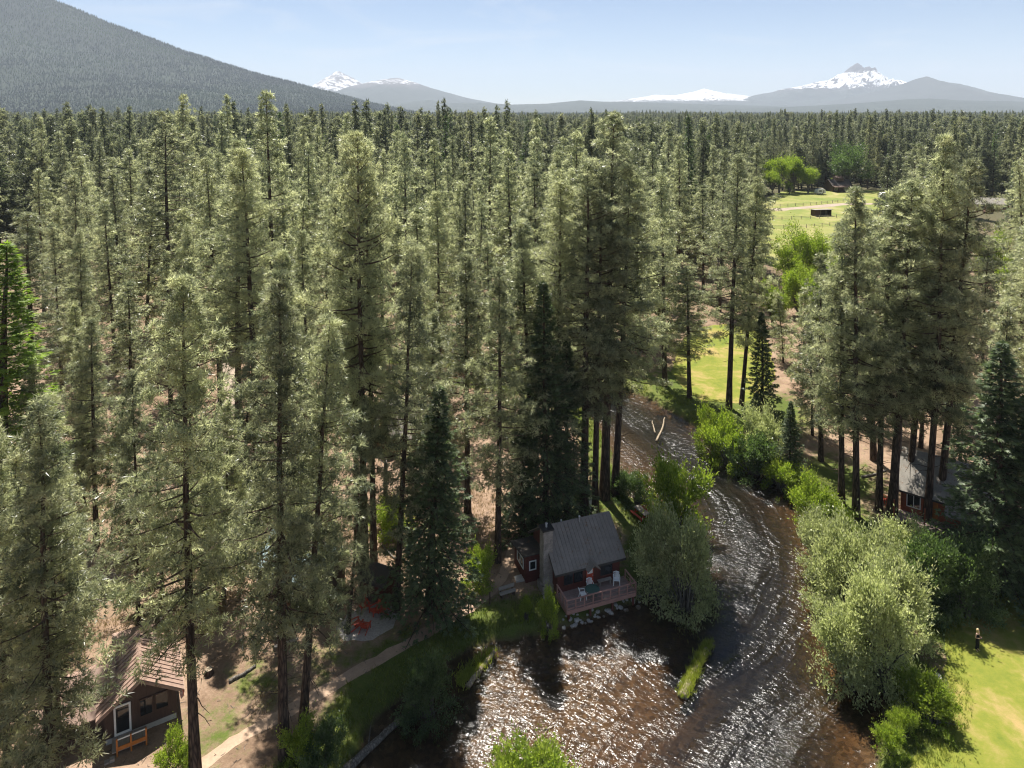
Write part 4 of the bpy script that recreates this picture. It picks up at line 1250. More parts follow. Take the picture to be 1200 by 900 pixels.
# a few far pines whose meshes also furnish the distant forest
far_src = []
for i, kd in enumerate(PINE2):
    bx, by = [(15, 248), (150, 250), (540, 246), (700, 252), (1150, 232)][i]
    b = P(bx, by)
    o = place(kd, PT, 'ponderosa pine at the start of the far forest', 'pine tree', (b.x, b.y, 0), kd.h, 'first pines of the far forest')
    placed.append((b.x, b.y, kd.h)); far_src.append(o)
ff = FIR1[0]
ffm = fk(431, 34, 0.06, 3.6, 120, 0.35, 2)
b = P(360, 246)
o = place(ffm, 'fir_tree', 'dark narrow fir at the start of the far forest', 'fir tree', (b.x, b.y, 0), 34)
far_src.append(o)

# the distant forest: too many to count, one object
rf = np.random.RandomState(5)
pts, scl, rot, idn = [], [], [], []
def far_points(y0, y1, dens, hmean):
    n = int(0.5 * (y1 * y1 - y0 * y0) * 1.72 * dens / 1e4)
    yy = np.sqrt(rf.uniform(y0 * y0, y1 * y1, n)); xx = rf.uniform(-0.86, 0.86, n) * yy
    ok = np.ones(n, bool)
    for pl in NOGO[1:]: ok &= sdist(xx, yy, pl) > 4
    ok &= ~((np.abs(xx - P(985, 222).x) < 8) & (np.abs(yy - P(985, 222).y) < 10))
    # groves opening: keep a view to the meadow and its houses
    for i in np.nonzero(ok)[0]:
        px, yt = project((xx[i], yy[i], hmean)); yb = project((xx[i], yy[i], 0))[1]
        if 896 < px < 1000 and yb > 229 : ok[i] = False
        if 1000 <= px < 1108 and yb > 243: ok[i] = ok[i] and rf.rand() < 0.5
        if 1015 < px < 1060 and 226 < yb < 262: ok[i] = False
        if 1138 < px < 1190 and 238 < yb < 300: ok[i] = False
    xx, yy = xx[ok], yy[ok]; n = len(xx)
    pts.append(np.stack([xx, yy, np.zeros(n)], 1))
    cl = 0.92 + 0.10 * smooth_noise(xx, yy, 60, 9)
    scl.append(np.clip(rf.normal(0.97, 0.19, n), 0.42, 1.32) * cl * hmean / 34)
    rot.append(rf.rand(n) * 6.28)
    q = rf.rand(n); k = rf.randint(0, 5, n); k[q < 0.13] = 5
    idn.append(k)
far_points(200, 420, 140, 32)
far_points(420, 900, 135, 29)
far_points(900, 2000, 80, 27.5)
PV = np.concatenate(pts); SCL = np.concatenate(scl); ROT = np.concatenate(rot); IDN = np.concatenate(idn)
# thin trees that stand too near one another
print('far trees', len(PV))
fm = bpy.data.meshes.new('distant_forest')
fm.vertices.add(len(PV)); fm.vertices.foreach_set('co', PV.astype(np.float32).ravel())
for nm, ar, tp in (('scl', SCL, 'FLOAT'), ('wid', SCL ** 0.6 * rf.uniform(0.75, 1.35, len(SCL)), 'FLOAT'), ('rot', ROT, 'FLOAT'), ('idn', IDN, 'INT')):
    a = fm.attributes.new(nm, tp, 'POINT'); a.data.foreach_set('value', ar.astype(np.float32 if tp == 'FLOAT' else np.int32))
forest = setp(obj('distant_forest', fm), 'vast conifer forest stretching to the mountains', 'forest', kind='stuff')
ng = bpy.data.node_groups.new('forest_scatter', 'GeometryNodeTree')
ng.interface.new_socket('Geometry', in_out='INPUT', socket_type='NodeSocketGeometry')
ng.interface.new_socket('Geometry', in_out='OUTPUT', socket_type='NodeSocketGeometry')
gi = ng.nodes.new('NodeGroupInput'); go = ng.nodes.new('NodeGroupOutput')
m2p = ng.nodes.new('GeometryNodeMeshToPoints')
iop = ng.nodes.new('GeometryNodeInstanceOnPoints')
g2i = ng.nodes.new('GeometryNodeGeometryToInstance')
def attr_n(nm, tp):
    a = ng.nodes.new('GeometryNodeInputNamedAttribute'); a.data_type = tp; a.inputs['Name'].default_value = nm; return a.outputs['Attribute']
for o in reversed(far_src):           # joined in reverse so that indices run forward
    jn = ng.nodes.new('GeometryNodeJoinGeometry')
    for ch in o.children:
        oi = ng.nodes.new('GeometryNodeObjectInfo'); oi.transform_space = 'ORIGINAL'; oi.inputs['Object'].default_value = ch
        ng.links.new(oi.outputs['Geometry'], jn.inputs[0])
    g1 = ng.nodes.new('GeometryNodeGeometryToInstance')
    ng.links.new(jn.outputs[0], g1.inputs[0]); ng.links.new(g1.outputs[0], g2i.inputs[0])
# g2i would merge all into one instance, so join the six single instances instead
jn_all = ng.nodes.new('GeometryNodeJoinGeometry')
for l in list(ng.links):
    if l.to_node == g2i:
        s = l.from_socket; ng.links.remove(l); ng.links.new(s, jn_all.inputs[0])
ng.nodes.remove(g2i)
ng.links.new(gi.outputs[0], m2p.inputs['Mesh'])
ng.links.new(m2p.outputs['Points'], iop.inputs['Points'])
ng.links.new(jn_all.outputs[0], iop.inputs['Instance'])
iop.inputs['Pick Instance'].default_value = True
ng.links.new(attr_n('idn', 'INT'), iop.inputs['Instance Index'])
sv = ng.nodes.new('ShaderNodeCombineXYZ')
for ax_ in 'XY': ng.links.new(attr_n('wid', 'FLOAT'), sv.inputs[ax_])
ng.links.new(attr_n('scl', 'FLOAT'), sv.inputs['Z'])
ng.links.new(sv.outputs[0], iop.inputs['Scale'])
cx = ng.nodes.new('ShaderNodeCombineXYZ'); ng.links.new(attr_n('rot', 'FLOAT'), cx.inputs['Z'])
ng.links.new(cx.outputs[0], iop.inputs['Rotation'])
ng.links.new(iop.outputs[0], go.inputs[0])
forest.modifiers.new('scatter', 'NODES').node_group = ng

# forest on the butte and on the far plain: small conifers joined into single pieces
def conifers(name, X, Y, Z, hh, label, parent=None):
    n = len(X); r = np.random.RandomState(len(X))
    ang = r.rand(n)[:, None] * 6.28 + np.arange(4)[None] * (2 * np.pi / 4)
    rad = hh * r.uniform(0.13, 0.2, n)
    b = np.stack([X[:, None] + rad[:, None] * np.cos(ang), Y[:, None] + rad[:, None] * np.sin(ang), np.repeat((Z + hh * 0.04)[:, None], 4, 1)], -1)
    t = np.stack([X, Y, Z + hh], 1)[:, None]
    V = np.concatenate([b, t], 1).reshape(-1, 3)
    o = np.arange(n)[:, None] * 5
    T = np.concatenate([np.stack([o[:, 0] + i, o[:, 0] + (i + 1) % 4, o[:, 0] + 4], 1) for i in range(4)])
    ob = obj(name, np_mesh(name, V, T, False, None, {'tint': np.repeat(np.clip(0.45 + 0.35 * smooth_noise(X, Y, 160, 4) + 0.25 * smooth_noise(X, Y, 50, 5) + r.normal(size=n) * 0.12, 0, 1), 5)}), M['fir_needles'])
    setp(ob, label, 'forest', kind='stuff')
    return ob
r_ = np.random.RandomState(8)
rows_, cols_, _ = BV.shape
n = 95000
fj = r_.uniform(0, rows_ * 2 / 3 + 1, n); fi = r_.uniform(cols_ * 0.40, cols_ - 2, n)
j0, i0 = fj.astype(int), fi.astype(int); tj, ti = (fj - j0)[:, None], (fi - i0)[:, None]
pb = (BV[j0, i0] * (1 - tj) + BV[j0 + 1, i0] * tj) * (1 - ti) + (BV[j0, i0 + 1] * (1 - tj) + BV[j0 + 1, i0 + 1] * tj) * ti
pb = pb[pb[:, 2] > 2]
conifers('butte_forest', pb[:, 0], pb[:, 1], pb[:, 2] - 2.0, r_.uniform(11, 23, len(pb)), 'fine dark conifer cover on the slope of the butte')
n = 26000
yy = np.sqrt(r_.uniform(1900 ** 2, 5600 ** 2, n)); xx = r_.uniform(-0.85, 0.85, n) * yy
conifers('plain_forest', xx, yy, np.zeros(n) - 0.5, r_.uniform(15, 25, n), 'hazy conifer forest on the plain below the mountains')

# ------------------------------------------------------------------ buildings
M['roof_grey'] = simple_mat('grey_metal_roof', (0.25, 0.218, 0.190), 0.62, 0.25, 0.3, 0.8, 0.0, 0.0, (1, 1, 1))
M['roof_brown'] = simple_mat('brown_metal_roof', (0.36, 0.235, 0.18), 0.6, 0.3, 0.3, 0.7)
M['roof_teal'] = simple_mat('blue_green_metal_roof', (0.26, 0.36, 0.38), 0.5, 0.4, 0.25, 0.7)
M['roof_pale'] = simple_mat('pale_grey_roof', (0.27, 0.25, 0.215), 0.8, 0.2, 0.3, 1.2)
M['roof_dark'] = simple_mat('dark_shingle', (0.06, 0.052, 0.048), 0.85, 0.2, 0.3, 4.0, 0.4)
M['red_wall'] = simple_mat('dark_red_siding', (0.105, 0.030, 0.022), 0.75, 0.3, 0.3, 2.5, 0.3, 0.0, (1, 1, 3))
M['rust_wall'] = simple_mat('rust_red_siding', (0.26, 0.075, 0.035), 0.75, 0.3, 0.3, 2.5, 0.3, 0.0, (1, 1, 3))
M['brown_wall'] = simple_mat('brown_siding', (0.085, 0.055, 0.042), 0.8, 0.25, 0.3, 2.5, 0.3, 0.0, (3, 3, 0.6))
M['stone'] = simple_mat('chimney_stone', (0.30, 0.265, 0.235), 0.9, 0.2, 0.4, 2.2, 0.6)
M['deck_pink'] = simple_mat('faded_red_deck', (0.36, 0.20, 0.165), 0.75, 0.3, 0.25, 2.0, 0.3, 0.0, (0.6, 4, 4))
M['deck_floor'] = simple_mat('deck_boards', (0.33, 0.235, 0.205), 0.7, 0.3, 0.25, 1.5, 0.2, 0.0, (0.6, 5, 1))
M['orange_wood'] = simple_mat('orange_stained_wood', (0.42, 0.15, 0.035), 0.6, 0.3, 0.25, 3.0)
M['white'] = simple_mat('white_paint', (0.74, 0.73, 0.70), 0.5, 0.4, 0.1, 2.0)
M['plastic'] = simple_mat('white_plastic', (0.80, 0.80, 0.78), 0.4, 0.5, 0.05, 2.0)
M['green_paint'] = simple_mat('dark_green_paint', (0.045, 0.105, 0.085), 0.45, 0.45, 0.15, 2.0)
M['red_paint'] = simple_mat('red_paint', (0.47, 0.065, 0.030), 0.55, 0.4, 0.2, 3.0)
M['grey_wood'] = simple_mat('weathered_wood', (0.30, 0.265, 0.23), 0.85, 0.2, 0.3, 3.0, 0.3, 0.0, (0.7, 5, 5))
M['concrete'] = simple_mat('concrete', (0.42, 0.40, 0.37), 0.9, 0.2, 0.2, 2.0, 0.2)
M['dark_metal'] = simple_mat('black_metal', (0.025, 0.025, 0.027), 0.4, 0.5, 0.2, 5.0)
M['steel'] = simple_mat('galvanised_steel', (0.55, 0.56, 0.57), 0.4, 0.5, 0.1, 5.0, 0.0, 0.6)
M['rock'] = simple_mat('river_rock', (0.36, 0.34, 0.315), 0.9, 0.25, 0.4, 2.0, 0.5)
M['skin'] = simple_mat('skin', (0.55, 0.34, 0.25), 0.5, 0.4, 0.08, 6.0)
M['hair'] = simple_mat('blond_hair', (0.48, 0.35, 0.18), 0.5, 0.4, 0.25, 30.0)
M['black_cloth'] = simple_mat('black_cloth', (0.012, 0.012, 0.014), 0.85, 0.2, 0.3, 9.0)
def litter(m, amt=0.62):
    nt = m.node_tree
    p = [n for n in nt.nodes if n.type == 'BSDF_PRINCIPLED'][0]
    src = p.inputs['Base Color'].links[0].from_socket
    v = coords(nt, 'Object')
    f = ramp(nt, [(amt, (0, 0, 0)), (amt + 0.07, (0.85, 0.85, 0.85))], math_n(nt, 'ADD', math_n(nt, 'MULTIPLY', noise_n(nt, v, 1.1, 3.0, 0.6), 0.5), math_n(nt, 'MULTIPLY', noise_n(nt, v, 9.0, 3.0, 0.7), 0.5)))
    st = noise_n(nt, coords(nt, 'Object', (3.0, 0.35, 0.35)), 2.0, 4.0, 0.6)
    c = mixc(nt, math_n(nt, 'MULTIPLY', st, 0.5), src, (0.10, 0.09, 0.08))
    nt.links.new(mixc(nt, f.outputs['Color'], c, (0.17, 0.095, 0.05)), p.inputs['Base Color'])
for k_ in ('roof_grey', 'roof_brown', 'roof_pale', 'roof_dark', 'roof_teal'): litter(M[k_], 0.57)
litter(M['deck_floor'], 0.60)
def glass_mat():
    m, nt, out = new_mat('window_glass')
    principled(nt, out, (0.018, 0.022, 0.025), 0.06, 0.7)
    return m
M['glass'] = glass_mat()

def window(parent, axis, a0, a1, z0, z1, d, s, mat='white', mull=1, fw=0.09):
    """axis 'y': in a wall facing s*y at y=d, a along x; axis 'x': facing s*x at x=d, a along y"""
    def bx(mb, p0, p1, q0, q1, t0, t1):
        lo, hi = sorted((d + s * t0, d + s * t1))
        if axis == 'y': mb.box(p0, p1, lo, hi, q0, q1)
        else: mb.box(lo, hi, p0, p1, q0, q1)
    f = MB()
    bx(f, a0 - fw, a1 + fw, z0 - fw, z0, 0.03, 0.09); bx(f, a0 - fw, a1 + fw, z1, z1 + fw, 0.03, 0.09)
    bx(f, a0 - fw, a0, z0, z1, 0.03, 0.088); bx(f, a1, a1 + fw, z0, z1, 0.03, 0.088)
    for k in range(mull):
        c = a0 + (a1 - a0) * (k + 1) / (mull + 1)
        bx(f, c - 0.03, c + 0.03, z0, z1, 0.03, 0.084)
    w = f.build('window', M[mat], parent)
    g = MB(); bx(g, a0, a1, z0, z1, 0.028, 0.05)
    g.build('pane', M['glass'], w)
    return w

def gable_house(root, W, D, zf, ze, zr, wall_mat, roof_mat, yr=None, over=0.4, rib=0.25, lap=0.24, vert=False, trim='roof_dark', z_bot=-0.3):
    """house body: ridge along x, gables at x=0 and x=W, front at y=0"""
    yr = D / 2 if yr is None else yr
    w = MB()
    w.prism([(0.0, z_bot), (D, z_bot), (D, ze), (yr, zr - 0.05), (0.0, ze)], 'x', 0.0, W)
    if vert:
        for k in range(1, int(W / lap)): w.box(k * lap - 0.02, k * lap + 0.02, -0.018, 0.002, z_bot, ze - 0.02)
        for k in range(1, int(D / lap)):
            yk = k * lap; zt = ze + (zr - ze) * (yk / yr if yk < yr else (D - yk) / (D - yr)) - 0.12
            w.box(-0.018, 0.002, yk - 0.02, yk + 0.02, z_bot, zt); w.box(W - 0.002, W + 0.018, yk - 0.02, yk + 0.02, z_bot, zt)
    else:
        for k in range(int((ze - z_bot) / lap)):
            z = z_bot + k * lap
            w.prism([(-0.022, z), (0.001, z), (0.001, z + lap - 0.02), (-0.004, z + lap - 0.02)], 'x', 0.0, W)
        for k in range(int((zr - 0.3 - z_bot) / lap)):
            z = z_bot + k * lap
            f = 0.0 if z + lap < ze else (z + lap - ze) / (zr - ze)
            y0, y1 = yr * f + 0.02, D - (D - yr) * f - 0.02
            if y1 - y0 > 0.3:
                w.prism([(-0.022, z), (0.001, z), (0.001, z + lap - 0.02), (-0.004, z + lap - 0.02)], 'y', y0, y1)
                w.prism([(W + 0.022, z), (W - 0.001, z), (W - 0.001, z + lap - 0.02), (W + 0.004, z + lap - 0.02)], 'y', y0, y1)
    w.build('wall', M[wall_mat], root)
    r = MB(); t = 0.07
    sf = (zr - ze) / yr; sb = (zr - ze) / (D - yr)
    yf, zf_ = -over, ze - over * sf + 0.05; yb, zb_ = D + over, ze - over * sb + 0.05
    zt = zr + 0.05
    r.prism([(yf, zf_), (yr, zt), (yb, zb_), (yb, zb_ + t), (yr, zt + t * 1.2), (yf, zf_ + t)], 'x', -over, W + over)
    if rib:
        n = int((W + 2 * over) / rib)
        for k in range(n + 1):
            x = -over + 0.03 + k * (W + 2 * over - 0.06) / n
            r.beam((x, yf + 0.01, zf_ + t + 0.012), (x, yr - 0.03, zt + t * 1.2 + 0.006), 0.075, 0.07)
            r.beam((x, yb - 0.01, zb_ + t + 0.012), (x, yr + 0.03, zt + t * 1.2 + 0.006), 0.075, 0.07)
    ro = r.build('roof', M[roof_mat], root)
    MB().prism([(yr - 0.16, zt + t * 1.2 - 0.16 * sf + 0.035), (yr, zt + t * 1.2 + 0.05), (yr + 0.16, zt + t * 1.2 - 0.16 * sb + 0.035), (yr, zt + t * 1.2 + 0.02)], 'x', -over - 0.01, W + over + 0.01).build('ridge_cap', M[roof_mat], ro)
    fa = MB()
    fa.box(-over, W + over, yf - 0.03, yf - 0.002, zf_ - 0.12, zf_ + t - 0.01)
    for x in (-over - 0.03, W + over + 0.002):
        fa.prism([(yf, zf_ - 0.14), (yr, zt - 0.14), (yb, zb_ - 0.14), (yb, zb_ + t - 0.01), (yr, zt + t), (yf, zf_ + t - 0.01)], 'x', x, x + 0.028)
    fa.build('fascia', M[trim], ro)
    return ro, (yf, zf_, zt)

# --- the riverside cabin
CR = math.radians(20.0)
cab = thing('riverside_cabin', 'dark red cabin with ribbed grey metal roof, stone chimney and deck over the river', 'cabin', (3.92, 55.96, 0), CR)
ro, _ = gable_house(cab, 6.0, 5.6, 0, 2.62, 4.75, 'red_wall', 'roof_grey', yr=2.75, rib=0.34)
rr = random.Random(4)
ch = MB()
ch.box(-0.86, -0.06, 1.04, 1.84, -0.4, 5.5)
z = -0.4
while z < 5.5:
    hgt = rr.uniform(0.17, 0.27); wd = 0.16 if z < 0.5 else 0.0
    hgt = min(hgt, 5.52 - z)
    if hgt < 0.06: break
    for side in range(3):
        a = 0.0
        L = 0.86 + 2 * wd
        while a < L - 0.02:
            b_ = min(L, a + rr.uniform(0.18, 0.42)); pr = rr.uniform(0.0, 0.05) + wd
            if L - b_ < 0.1: b_ = L
            if side == 0: ch.box(-0.89 - wd + a, -0.89 - wd + b_ - 0.015, 1.02 - pr, 1.05, z, z + hgt - 0.015)
            elif side == 1: ch.box(-0.84, -0.87 - pr, 1.01 - wd + a, 1.01 - wd + b_ - 0.015, z, z + hgt - 0.015) if False else ch.box(-0.87 - pr, -0.84, 1.01 - wd + a, 1.01 - wd + b_ - 0.015, z, z + hgt - 0.015)
            else: ch.box(-0.89 - wd + a, -0.89 - wd + b_ - 0.015, 1.82, 1.86 + pr, z, z + hgt - 0.015)
            a = b_
    z += hgt
chm = ch.build('chimney', M['stone'], cab)
MB().box(-1.0, 0.08, 0.92, 1.96, 5.525, 5.66).build('chimney_cap', M['dark_metal'], chm)
MB().lathe([(0.09, 0), (0.09, 0.28), (0.13, 0.30), (0.10, 0.36), (0.0, 0.38)], 10, (-0.46, 1.44, 5.66)).build('flue', M['steel'], chm)
MB().lathe([(0.07, -0.2), (0.07, 0.45), (0.11, 0.46), (0.0, 0.55)], 8, (3.25, 2.55, 4.75)).build('vent_pipe', M['steel'], ro)
MB().lathe([(0.06, -0.2), (0.06, 0.3), (0.09, 0.31), (0.0, 0.38)], 8, (1.6, 2.9, 4.68)).build('vent_pipe', M['steel'], ro)
window(cab, 'y', 0.55, 2.35, 1.05, 2.25, 0.0, -1, 'red_wall', 1)
window(cab, 'y', 4.05, 5.25, 1.05, 2.25, 0.0, -1, 'red_wall', 0)
dr = MB().box(2.72, 3.38, -0.075, -0.03, 0.52, 2.35).build('door', M['red_paint'], cab)
MB().box(2.80, 3.30, -0.085, -0.0755, 1.55, 2.2).build('door_pane', M['white'], dr)
MB().lathe([(0.0, 0), (0.035, 0.01), (0.035, 0.04), (0.0, 0.05)], 8, (3.30, -0.12, 1.35)).build('door_handle', M['steel'], dr)
eg = MB()
eg.prism([(2.45, 2.30), (3.05, 2.78), (3.65, 2.30), (3.65, 2.38), (3.05, 2.87), (2.45, 2.38)], 'y', -0.95, 0.9)
eg.build('porch_gable', M['roof_grey'], cab)
lean = MB().prism([(2.7, -0.3), (5.55, -0.3), (5.55, 1.95), (2.7, 2.5)], 'x', -1.9, 0.02).build('lean_to', M['red_wall'], cab)
MB().prism([(2.45, 2.58), (5.9, 1.93), (5.9, 2.02), (2.45, 2.68)], 'x', -2.2, -0.02).build('lean_to_roof', M['roof_dark'], lean)
window(lean, 'x', 3.2, 4.6, 1.1, 1.9, -1.9, -1, 'white', 1)
window(lean, 'y', -1.5, -1.0, 1.2, 1.9, 2.7, -1, 'white', 0)
# deck
DZ, DX0, DX1, DY = 0.5, -0.15, 6.35, -2.25
dk = MB()
n = 16
for k in range(n):
    y0 = DY + 0.02 + k * (-DY - 0.05) / n
    dk.box(DX0, DX1, y0, y0 + (-DY - 0.05) / n - 0.012, DZ - 0.04, DZ)
deck = dk.build('deck', M['deck_floor'], cab)
sk = MB()
sk.box(DX0 - 0.03, DX1 + 0.03, DY - 0.04, DY + 0.005, DZ - 0.32, DZ + 0.02); sk.box(DX0 - 0.04, DX0 - 0.005, DY + 0.01, -0.03, DZ - 0.32, DZ + 0.02)
sk.box(DX1 + 0.005, DX1 + 0.04, DY + 0.01, -0.03, DZ - 0.32, DZ + 0.02)
sk.build('rim_board', M['deck_pink'], deck)
pm = MB().box(-0.045, 0.045, -0.045, 0.045, 0.0, 0.86).mesh('railing_post')
pm.materials.append(M['deck_pink'])
pp = [(DX0 + k * (DX1 - DX0) / 8, DY + 0.03) for k in range(9)] + [(DX0 + 0.02, DY * f) for f in (0.72, 0.42, 0.1)] + [(DX1 - 0.02, DY * f) for f in (0.6, 0.2)]
for x, y in pp:
    obj('railing_post', pm, None, deck, (x, y, DZ))
for nm, a, b_ in (('top_rail', (DX0 - 0.05, DY + 0.03), (DX1 + 0.05, DY + 0.03)), ('top_rail', (DX0 + 0.02, DY + 0.09), (DX0 + 0.02, -0.1)), ('top_rail', (DX1 - 0.02, DY + 0.09), (DX1 - 0.02, -0.4))):
    MB().beam((a[0], a[1], DZ + 0.885), (b_[0], b_[1], DZ + 0.885), 0.13, 0.045).build(nm, M['deck_pink'], deck)
    MB().beam((a[0], a[1], DZ + 0.14), (b_[0], b_[1], DZ + 0.14), 0.035, 0.07).build('bottom_rail', M['deck_pink'], deck)
    MB().beam((a[0], a[1], DZ + 0.5), (b_[0], b_[1], DZ + 0.5), 0.02, 0.03).build('middle_rail', M['deck_pink'], deck)
sup = MB().box(-0.08, 0.08, -0.08, 0.08, -1.3, DZ - 0.04).mesh('support_post'); sup.materials.append(M['red_wall'])
for x in (0.1, 2.1, 4.2, 6.2): obj('support_post', sup, None, deck, (x, DY + 0.2, 0))

def cab_pt(x, y, z): return cab.matrix_basis @ Vector((x, y, z))
bpy.context.view_layer.update()

# --- furniture
def plastic_chair(label, loc, rz):
    t = thing('plastic_chair', label, 'chair', loc, rz, 'white plastic chairs on the deck')
    MB().box(-0.24, 0.24, -0.24, 0.22, 0.42, 0.46).build('seat', M['plastic'], t)
    b_ = MB()
    for k in range(5):
        x = -0.19 + k * 0.095
        b_.beam((x, 0.22, 0.45), (x * 1.15, 0.36, 0.86 + 0.05 * math.cos(x * 6)), 0.055, 0.02, 0, (0, 1, 0))
    b_.beam((-0.25, 0.345, 0.86), (0.0, 0.37, 0.93), 0.07, 0.03); b_.beam((0.0, 0.37, 0.93), (0.25, 0.345, 0.86), 0.07, 0.03)
    b_.build('backrest', M['plastic'], t)
    for sx in (-1, 1):
        MB().beam((sx * 0.28, -0.22, 0.66), (sx * 0.27, 0.30, 0.68), 0.06, 0.025).build('armrest', M['plastic'], t)
        MB().beam((sx * 0.25, -0.2, 0.45), (sx * 0.28, -0.25, 0.0), 0.05, 0.05).beam((sx * 0.27, -0.22, 0.44), (sx * 0.28, -0.2, 0.66), 0.04, 0.04).build('leg', M['plastic'], t)
        MB().beam((sx * 0.23, 0.2, 0.45), (sx * 0.26, 0.3, 0.0), 0.05, 0.05).build('leg', M['plastic'], t)
    return t
plastic_chair('white plastic chair at the end of the deck table nearest the chimney', cab_pt(1.75, -1.35, DZ), CR + math.radians(80))
plastic_chair('white plastic chair tucked behind the deck table', cab_pt(2.75, -0.72, DZ), CR + math.radians(-10))
plastic_chair('white plastic chair alone by the far deck rail', cab_pt(5.3, -0.75, DZ), CR + math.radians(-25))
t = thing('deck_table', 'dark green oval patio table on the wooden deck', 'table', cab_pt(2.6, -1.45, DZ), CR)
MB().lathe([(0.0, 0.70), (0.60, 0.70), (0.62, 0.715), (0.60, 0.73), (0.0, 0.73)], 20).build('tabletop', M['green_paint'], t)
for a in range(4):
    q = a * math.pi / 2 + 0.78
    MB().beam((0.15 * math.cos(q), 0.15 * math.sin(q), 0.70), (0.42 * math.cos(q), 0.42 * math.sin(q), 0.0), 0.04, 0.04).build('leg', M['green_paint'], t)
t = thing('deck_bench', 'low grey bench against the cabin wall on the deck', 'bench', cab_pt(4.3, -0.42, DZ), CR)
MB().box(-0.65, 0.65, -0.17, 0.17, 0.40, 0.45).build('seat', M['grey_wood'], t)
for sx in (-0.5, 0.5): MB().box(sx - 0.04, sx + 0.04, -0.14, 0.14, 0.0, 0.40).build('leg', M['grey_wood'], t)

def adirondack(label, p, rz, group='red garden chairs by the gravel patio'):
    t = thing('garden_chair', label, 'chair', p, rz, group)
    s = MB()
    for k in range(5): s.beam((-0.27, -0.30 + k * 0.12, 0.38 - k * 0.028), (0.27, -0.30 + k * 0.12, 0.38 - k * 0.028), 0.105, 0.022)
    s.build('seat', M['red_paint'], t)
    b_ = MB()
    for k in range(5):
        x = -0.22 + k * 0.11
        b_.beam((x * 0.85, 0.22, 0.28), (x * 1.15, 0.55, 0.98 - abs(k - 2) * 0.05), 0.1, 0.022, 0, (0, 1, 0.4))
    b_.build('backrest', M['red_paint'], t)
    for sx in (-1, 1):
        MB().beam((sx * 0.34, -0.36, 0.56), (sx * 0.33, 0.40, 0.56), 0.13, 0.025).build('armrest', M['red_paint'], t)
        MB().beam((sx * 0.32, -0.28, 0.545), (sx * 0.32, -0.28, 0.0), 0.04, 0.1).build('leg', M['red_paint'], t)
        MB().beam((sx * 0.29, -0.30, 0.36), (sx * 0.29, 0.62, 0.02), 0.035, 0.1).build('leg', M['red_paint'], t)
    return t
for i, (px, py, rz, lab) in enumerate([(427, 714, 0.5, 'red slatted garden chair nearest the brown shed'), (439, 719, -0.9, 'red slatted garden chair beside the footlong table edge of the patio'.replace('beside the footlong table edge of the patio', 'in the middle of the patio group')),
                                 (449, 717, -1.8, 'red slatted garden chair at the trunk side of the patio'), (418, 735, 2.2, 'red slatted garden chair on the river side of the patio'), (428, 738, 2.9, 'red slatted garden chair next to the round stone on the patio edge'.replace('next to the round stone on the patio edge', 'closest to the footpath'))]):
    q = P(px, py); q.z = 0.012
    adirondack(lab, q, rz)
for px, py, rz, lab in [(1043, 592, 2.4, 'orange red garden chair under the grove by the red cabin'), (1036, 588, 0.4, 'second orange red garden chair facing the other under the grove')]:
    q = P(px, py); adirondack(lab, q, rz, 'garden chairs by the red cabin')

def picnic(label, p, rz, top, ben):
    t = thing('picnic_table', label, 'picnic table', p, rz)
    for k in range(5): MB().box(-0.9, 0.9, -0.36 + k * 0.15, -0.36 + k * 0.15 + 0.135, 0.72, 0.76).build('plank', M[top], t)
    for s in (-1, 1):
        MB().box(-0.9, 0.9, s * 0.70 - 0.13, s * 0.70 + 0.13, 0.42, 0.46).build('bench_seat', M[ben], t)
    for x in (-0.62, 0.62):
        for s in (-1, 1):
            MB().beam((x, s * 0.18, 0.72), (x, s * 0.62, 0.0), 0.05, 0.1).build('leg', M[ben], t)
        MB().beam((x + 0.05, -0.82, 0.385), (x + 0.05, 0.82, 0.385), 0.05, 0.07).build('cross_beam', M[ben], t)
picnic('weathered picnic table with red benches in the shady cabin yard', P(752, 606), math.radians(-62), 'grey_wood', 'red_paint')
picnic('rough picnic table with gravel tinted top by the footpath bench'.replace('with gravel tinted top by the footpath bench', 'of bare grey wood near the blue green roofed cabin'), P(334, 752), 0.5, 'grey_wood', 'grey_wood')
t = thing('log_bench', 'rustic split log bench beside the footpath facing the river', 'bench', P(595, 699), math.radians(24))
MB().box(-0.75, 0.75, -0.2, 0.16, 0.40, 0.47).build('seat', M['grey_wood'], t)
MB().box(-0.72, 0.72, 0.24, 0.30, 0.56, 0.86).build('backrest', M['grey_wood'], t)
for x in (-0.55, 0.55): MB().box(x - 0.08, x + 0.08, -0.15, 0.235, 0.0, 0.40).beam((x, 0.31, 0.0), (x, 0.33, 0.84), 0.09, 0.05).build('leg', M['brown_wall'], t)
t = thing('kettle_grill', 'black kettle barbecue next to the red benched picnic table', 'grill', P(747, 597))
MB().lathe([(0.0, 0.62), (0.18, 0.64), (0.28, 0.74), (0.30, 0.84), (0.28, 0.94), (0.16, 1.06), (0.0, 1.08)], 14).build('bowl', M['dark_metal'], t, True)
for a in range(3): MB().beam((0.15 * math.cos(a * 2.1), 0.15 * math.sin(a * 2.1), 0.68), (0.3 * math.cos(a * 2.1), 0.3 * math.sin(a * 2.1), 0.0), 0.03, 0.03).build('leg', M['steel'], t)
t = thing('propane_tank', 'small white gas cylinder behind the riverside cabin ridge', 'gas tank', P(691, 597))
MB().lathe([(0.0, 0.05), (0.35, 0.08), (0.40, 0.25), (0.40, 1.25), (0.33, 1.42), (0.0, 1.5)], 14).build('tank', M['white'], t, True)
MB().lathe([(0.36, 0.0), (0.36, 0.1), (0.0, 0.1)], 14).build('base_ring', M['white'], t)
MB().lathe([(0.12, 1.47), (0.12, 1.62), (0.0, 1.62)], 10).build('valve', M['steel'], t)
